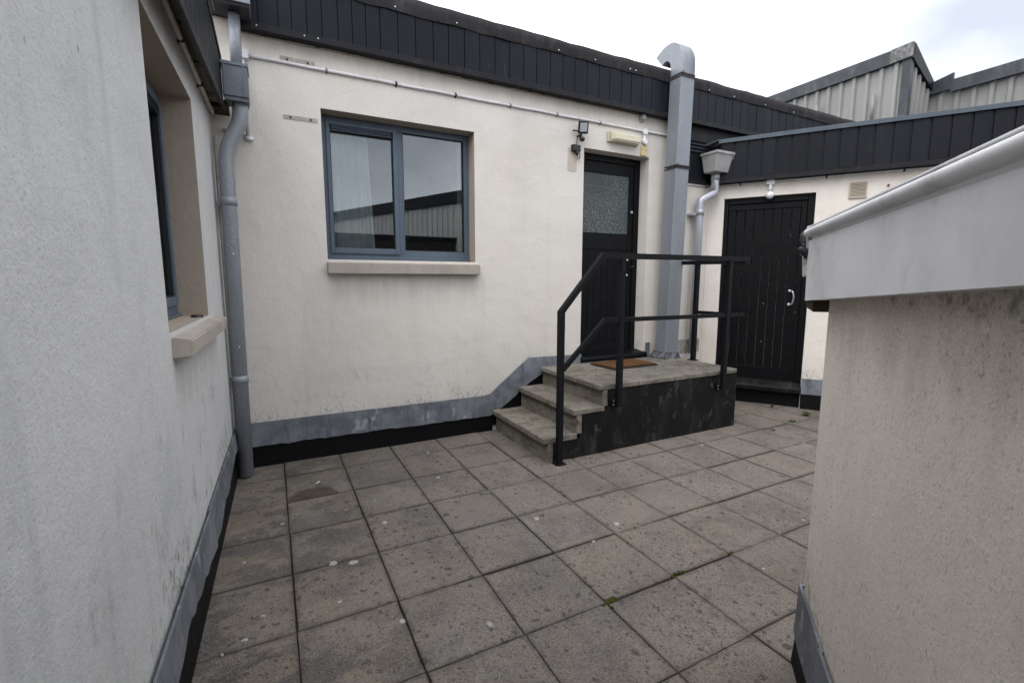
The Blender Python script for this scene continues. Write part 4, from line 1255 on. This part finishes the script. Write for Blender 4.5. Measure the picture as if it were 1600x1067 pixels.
# ------------------------------------------------------------------ conduits
def wob(f, s0, s1, z, o, n=16, a=.002, seed=1):
    q = random.Random(seed)
    return [f.p(s0 + (s1 - s0) * i / n, z + q.uniform(-a, a), o) for i in range(n + 1)]


def clip(f, s_, z, r, mat, parent):
    b = B()
    b.tube([f.p(s_ - .009, z, r), f.p(s_ + .009, z, r)], r * 1.28, 12)
    b.box(f, s_ - .008, s_ + .008, z - r * 1.9, z + r * 1.9, -.001, .005)
    b.build('clip', mat, parent)


c1_ = thing('cable_conduit', (2.1, -.01, 3.2), 'white cable conduit clipped along the back wall above the window and door', 'conduit')
B().tube(wob(BK, -.05, 4.4, 3.258, .013, 30), .0125, 10).build('conduit_tube', MT['conduit'], c1_)
for s_, m in ((.51, 'gclip'), (1.08, 'clip'), (1.63, 'clip'), (2.2, 'gclip'), (2.745, 'gclip'), (3.3, 'gclip')): clip(BK, s_, 3.258, .0125, MT[m], c1_)
B().box(BK, -.108, -.048, 3.225, 3.29, 0, .045, .006, 2).build('junction_box', MT['white'], c1_)
B().tube([BK.p(-.085, 3.225, .02), BK.p(-.085, 2.66, .02)], .0125, 10).build('conduit_tube', MT['conduit'], c1_)
B().tube([BK.p(-.10, 2.645, .02), BK.p(-.05, 2.645, .02)], .016, 10).build('conduit_elbow', MT['white'], c1_)
B().tube([BK.p(-.255, 2.69, .018), BK.p(-.10, 2.68, .018)], .012, 10).build('conduit_tube', MT['creamc'], c1_)
for z, r in ((3.245, .034), (3.142, .036)):
    B().tube([BK.p(3.93, z, 0), BK.p(3.93, z, .035), BK.p(3.93, z, .042)], [r, r, r * .85], 18).build('junction_box', MT['white'], c1_)
B().tube([BK.p(3.93, 3.245, .015), BK.p(3.93, 3.142, .015)], .017, 10).build('conduit_tube', MT['white'], c1_)

c2_ = thing('cable_conduit', (-.33, -1.5, 2.75), 'cream painted conduit under the dark eaves of the left wing', 'conduit')
B().tube(wob(LF, .04, 4.5, 2.785, .015, 24, .0015, 5), .015, 10).build('conduit_tube', MT['creamc'], c2_)
for s_ in (.655, 1.27, 1.9, 2.6): clip(LF, s_, 2.785, .015, MT['clip'], c2_)
B().tube([LF.p(.13, 2.785, .015), LF.p(.20, 2.785, .015)], .0185, 10).build('conduit_coupler', MT['creamc'], c2_)

c3_ = thing('cable_conduit', (-.31, -.1, .3), 'thin upright cream conduit beside the galvanised downpipe in the corner', 'conduit')
B().tube([(-.305, -.09, 2.62), (-.308, -.09, .25)], .0125, 10).build('conduit_tube', MT['creamc'], c3_)
for z in (2.13, .80): B().box(W, -.325, -.27, z - .012, z + .012, -.11, -.07, .003).build('clip', MT['white'], c3_)

c4_ = thing('cable_conduit', (5.6, -.8, 2.7), 'thin cream conduit running below the dark fascia of the angled wing', 'conduit')
B().tube([BK.p(4.35, 2.735, .011), BK.p(5.02, 2.735, .011)], .0105, 8).build('conduit_tube', MT['conduit'], c4_)
B().tube([RT.p(.02, 2.738, .011), RT.p(3.5, 2.738, .011)], .0105, 8).build('conduit_tube', MT['conduit'], c4_)
clip(BK, 4.99, 2.735, .0105, MT['clip'], c4_)
for s_ in (.36, 1.25, 1.95): clip(RT, s_, 2.738, .0105, MT['clip'], c4_)

# ------------------------------------------------------------------ lights and fittings
fl_ = thing('floodlight', (3.02, -.08, 3.0), 'small black security floodlight with motion sensor left of the half glazed door', 'floodlight')
tilt = Matrix.Rotation(math.radians(18), 4, 'X')


def tbox(c, sx, sy, sz, bev):
    b = B().box(W, -sx / 2, sx / 2, -sz / 2, sz / 2, -sy / 2, sy / 2, bev)
    m = Matrix.Translation(Vector(c)) @ Matrix.Rotation(math.radians(-22), 4, 'Z') @ tilt
    for v in b.bm.verts: v.co = m @ v.co
    return b


tbox((3.03, -.075, 3.155), .105, .04, .125, .006).build('lamp_body', MT['bplas'], fl_)
tbox((3.0215, -.0955, 3.148), .075, .006, .085, .002).build('lamp_glass', MT['lens'], fl_)
b = B()
b.tube([BK.p(3.01, 3.08, 0), BK.p(3.01, 3.08, .06), BK.p(3.02, 3.14, .06)], .012, 8)
b.box(BK, 2.925, 2.99, 3.115, 3.125, .03, .05)
b.build('arm', MT['bplas'], fl_)
B().ball(BK.p(3.03, 3.04, .06), .028, 1.1, 1, .9).tube([BK.p(3.02, 3.05, .04), BK.p(3.02, 3.1, .05)], .012, 8).build('motion_sensor', MT['bplas'], fl_)
B().tube(bez([BK.p(3.0, 3.06, .02), BK.p(2.99, 3.0, .012), BK.p(3.02, 2.96, .012)]), .004, 6).build('cable', MT['bplas'], fl_)
jb = thing('junction_box', (2.98, 0, 2.9), 'black weatherproof cable box hanging on the wall under the floodlight', 'junction box')
B().box(BK, 2.925, 3.025, 2.915, 2.985, 0, .05, .012, 2).build('box_body', MT['bplas'], jb)
B().tube([BK.p(2.985, 2.92, .03), BK.p(2.99, 2.88, .03)], [.022, .012], 10).build('cable_gland', MT['bplas'], jb)
B().tube(bez([BK.p(2.99, 2.885, .03), BK.p(3.0, 2.83, .03), BK.p(3.035, 2.86, .02), BK.p(3.025, 2.95, .015)]), .004, 6).build('cable', MT['bplas'], jb)

bh = thing('bulkhead_light', (3.62, 0, 3.05), 'yellowed oblong bulkhead light fixed over the half glazed door', 'wall light')
B().box(BK, 3.40, 3.835, 3.075, 3.185, 0, .03, .006, 2).build('light_base', MT['yellow'], bh)
b = B().prism([BK.p(s_, z, .03) for s_, z in ((3.425, 3.07), (3.82, 3.07), (3.82, 3.18), (3.425, 3.18))],
              [BK.p(s_, z, .095) for s_, z in ((3.435, 3.085), (3.81, 3.085), (3.81, 3.165), (3.435, 3.165))])
bmesh.ops.bevel(b.bm, geom=b.bm.edges[:], offset=.012, segments=3, affect='EDGES')
b.build('diffuser', m_plain('yellowed_diffuser', (.60, .56, .42), .3, var=.05, scale=3, spec=.5), bh)
yp = B().box(BK, 3.885, 3.985, 2.985, 3.095, 0, .014, .004).build('blank_plate', MT['yplate'], None)
tag(yp, 'square yellow blank plate beside the top corner of the half glazed door', 'cover plate')
for x in (3.905, 3.96): B().ball(BK.p(x, 3.05, .014), .006, u=8, v=5).build('screw', MT['clip'], yp)
gs = thing('sensor', (3.885, 0, 3.36), 'small grey round sensor fixed just under the dark fascia above the door', 'sensor')
B().tube([BK.p(3.885, 3.395, 0), BK.p(3.885, 3.395, .05), BK.p(3.885, 3.395, .06)], [.032, .03, .02], 16).build('sensor_head', MT['shop'], gs)
B().box(BK, 3.855, 3.915, 3.35, 3.40, 0, .02, .004).build('sensor_base', MT['shop'], gs)

lh = thing('lamp_holder', (5.45, -.6, 2.5), 'white lamp holder with round bulb hanging over the boarded black door', 'lamp')
B().box(RT, .645, .735, 2.70, 2.765, 0, .05, .008, 2).build('lamp_box', MT['white'], lh)
B().tube([RT.p(.69, 2.70, .03), RT.p(.69, 2.62, .03)], .02, 12).build('lamp_stem', MT['white'], lh)
B().ball(RT.p(.69, 2.575, .035), .045, u=14, v=10).build('bulb', MT['white'], lh)

av = thing('air_vent', (6.0, -1.3, 2.4), 'tan louvred air vent set high in the angled wing', 'air vent')
B().box(RT, 1.478, 1.640, 2.475, 2.65, 0, .006).build('vent_plate', MT['vent'], av)
b = B()
for q in ((1.478, 1.492, 2.475, 2.65), (1.626, 1.64, 2.475, 2.65), (1.492, 1.626, 2.636, 2.65), (1.492, 1.626, 2.475, 2.489)): b.box(RT, *q, .006, .016)
b.build('vent_frame', MT['vent'], av)
dk = m_plain('vent_dark', (.06, .05, .04), .8)
B().box(RT, 1.492, 1.626, 2.489, 2.636, .006, .0075).build('vent_mesh', dk, av)
for k in range(10): B().box(RT, 1.492, 1.626, 2.489 + .0147 * k + .0015, 2.489 + .0147 * k + .0105, .0076, .0125).build('slat', MT['vent'], av)
b = B().ball(RT.p(1.828, 2.59, .008), .016, 1.2, .6, 1, 8, 5)
tag(b.build('wall_fixing', m_plain('rust_fixing', (.22, .10, .035), .8), None), 'small rusty fixing left in the wall right of the air vent', 'fixing')

pk = B()
m_ = Matrix.Translation(LF.p(1.13, 1.346, -.035)) @ Matrix.Rotation(LF.rot(), 4, 'Z')
bmesh.ops.create_cone(pk.bm, cap_ends=True, segments=24, radius1=.034, radius2=.026, depth=.014, matrix=m_)
for v in pk.bm.verts: v.co.z += .0065 - (.0065 if False else 0)
tag(pk.build('ashtray', MT['bplas'], None), 'small flat black dish lying on the sill of the deep set left window', 'dish')

# curtains
def curtain(f, s0, s1, z0, z1, o, mat, folds, amp, label, group=None, lean=0.0):
    b = B()
    n_ = folds * 8
    rows = []
    for z, k in ((z1, 0), ((z0 + z1) / 2, .5), (z0, 1)):
        rows.append([f.p(s0 + (s1 - s0 + lean * k) * i / n_, z, o + amp * math.sin(i / 8 * 2 * math.pi + .4 * math.sin(i * .37)) * (.8 + .3 * math.sin(i * .21))) for i in range(n_ + 1)])
    rows2 = [[p - f.n * .003 for p in r] for r in rows]
    b.sheet(rows)
    b.sheet(rows2)
    return tag(b.build('curtain', mat, None), label, 'curtain', group)


curtain(BK, .50, .87, 1.55, 2.98, -.32, MT['curtain'], 6, .016, 'sheer white curtain drawn to the left inside the long back window', lean=.06)
curtain(BK, 1.755, 1.95, 1.55, 2.98, -.31, MT['curtain2'], 2, .012, 'cream curtain edge at the right side inside the long back window')
curtain(LF, .975, 2.055, 1.365, 2.575, -.243, MT['curtain2'], 10, .015, 'greyish curtain hanging behind the deep set left window')

# ------------------------------------------------------------------ small things on the ground
def blob(c, r, seed, z=.0045):
    q = random.Random(seed)
    n_ = 12
    pts = []
    ax = q.uniform(.7, 1.3)
    for k in range(n_):
        t = 2 * math.pi * k / n_
        rr_ = r * q.uniform(.72, 1.12)
        pts.append((c[0] + math.cos(t) * rr_ * ax, c[1] + math.sin(t) * rr_ / ax))
    return pts


DR = [(1.19, -.34), (1.34, -.59), (1.1, -.91), (.57, -1.09), (.37, -1.14), (.22, -1.74), (.32, -1.78), (.45, -2.36), (.8, -2.56), (.57, -1.42), (-.12, -2.03),
      (1.47, -1.83), (1.9, -2.12), (2.98, -1.27), (3.71, -1.3), (3.58, -1.34), (3.28, -1.98), (2.06, -1.17), (-.23, -1.22), (-.22, -1.51), (-.19, -2.16),
      (-.27, -2.21), (-.02, -1.14), (.21, -2.09), (1.64, -2.22), (2.3, -2.86), (3.02, -2.64)]
big = {5, 6, 8, 9, 11, 12, 7}
b = B()
for i, c in enumerate(DR):
    r = random.Random(i).uniform(.017, .024) if i in big else random.Random(i).uniform(.007, .013)
    p = blob(c, r, i)
    b.prism([(x, y, -.001) for x, y in p], [(c[0] + (x - c[0]) * .8, c[1] + (y - c[1]) * .8, .0042) for x, y in p])
dr = b.build('bird_droppings', MT['drop'], None, kind='stuff')
tag(dr, 'scattered dried white bird droppings on the paving slabs', 'droppings')
cb = B().tube([(.225, -.605, .008), (.25, -.575, .008)], .0045, 8).build('cigarette_butt', MT['white'], None)
tag(cb, 'white cigarette butt on the brown stained slab by the window wall', 'cigarette butt')


def weed(c, r, n_, h_, seed, label):
    q = random.Random(seed)
    b = B()
    for k in range(n_):
        a = q.uniform(0, 2 * math.pi)
        L = r * q.uniform(.4, 1)
        p0 = Vector((c[0] + q.uniform(-.25, .25) * r, c[1] + q.uniform(-.25, .25) * r, .0))
        d = Vector((math.cos(a), math.sin(a), 0))
        sd_ = Vector((-d.y, d.x, 0)) * r * q.uniform(.06, .13)
        hh = h_ * q.uniform(.4, 1)
        m = p0 + d * L * .5 + Vector((0, 0, hh))
        t = p0 + d * L + Vector((0, 0, hh * .6))
        vs = [b.bm.verts.new(x) for x in (p0 - sd_ * .4, p0 + sd_ * .4, m + sd_, t, m - sd_)]
        b.bm.faces.new(vs)
    return tag(b.build('weed', MT['weed'], None), label, 'weed', 'weeds in the paving joints')


weed((5.47, -1.19), .075, 45, .045, 1, 'largest green weed tuft at the foot of the angled wing')
weed((5.09, -1.27), .05, 30, .02, 2, 'low flat green weed between slabs before the boarded door')
weed((5.45, -.78), .04, 22, .04, 3, 'small brownish weed close to the threshold of the boarded door')
weed((4.61, -1.36), .04, 16, .02, 4, 'tiny weed in the joint right of the landing')


def moss(pts, seed, label):
    q = random.Random(seed)
    b = B()
    for (x, y, r) in pts: b.ball((x, y, -.004), r, q.uniform(.8, 1.4), q.uniform(.8, 1.3), .35, 10, 6)
    for v in b.bm.verts: v.co += Vector((q.uniform(-1, 1), q.uniform(-1, 1), q.uniform(-.5, 1))) * .003
    return tag(b.build('moss', MT['moss'], None), label, 'moss', 'moss in the paving joints')


moss([(1.372, -2.682, .018), (1.40, -2.68, .02), (1.42, -2.676, .014), (1.345, -2.69, .010), (1.365, -2.65, .009), (1.37, -2.72, .010), (1.43, -2.69, .012)], 1, 'dark green moss pad at a slab corner in the middle foreground')
moss([(1.815, -2.68, .010), (1.84, -2.67, .014), (1.87, -2.672, .011), (1.90, -2.675, .009)], 2, 'thin brownish moss along a joint right of the dark green pad')
moss([(2.26, -2.68, .012), (2.29, -2.675, .011), (2.23, -2.69, .008)], 3, 'little moss patch at the slab corner nearest the white bargeboard')
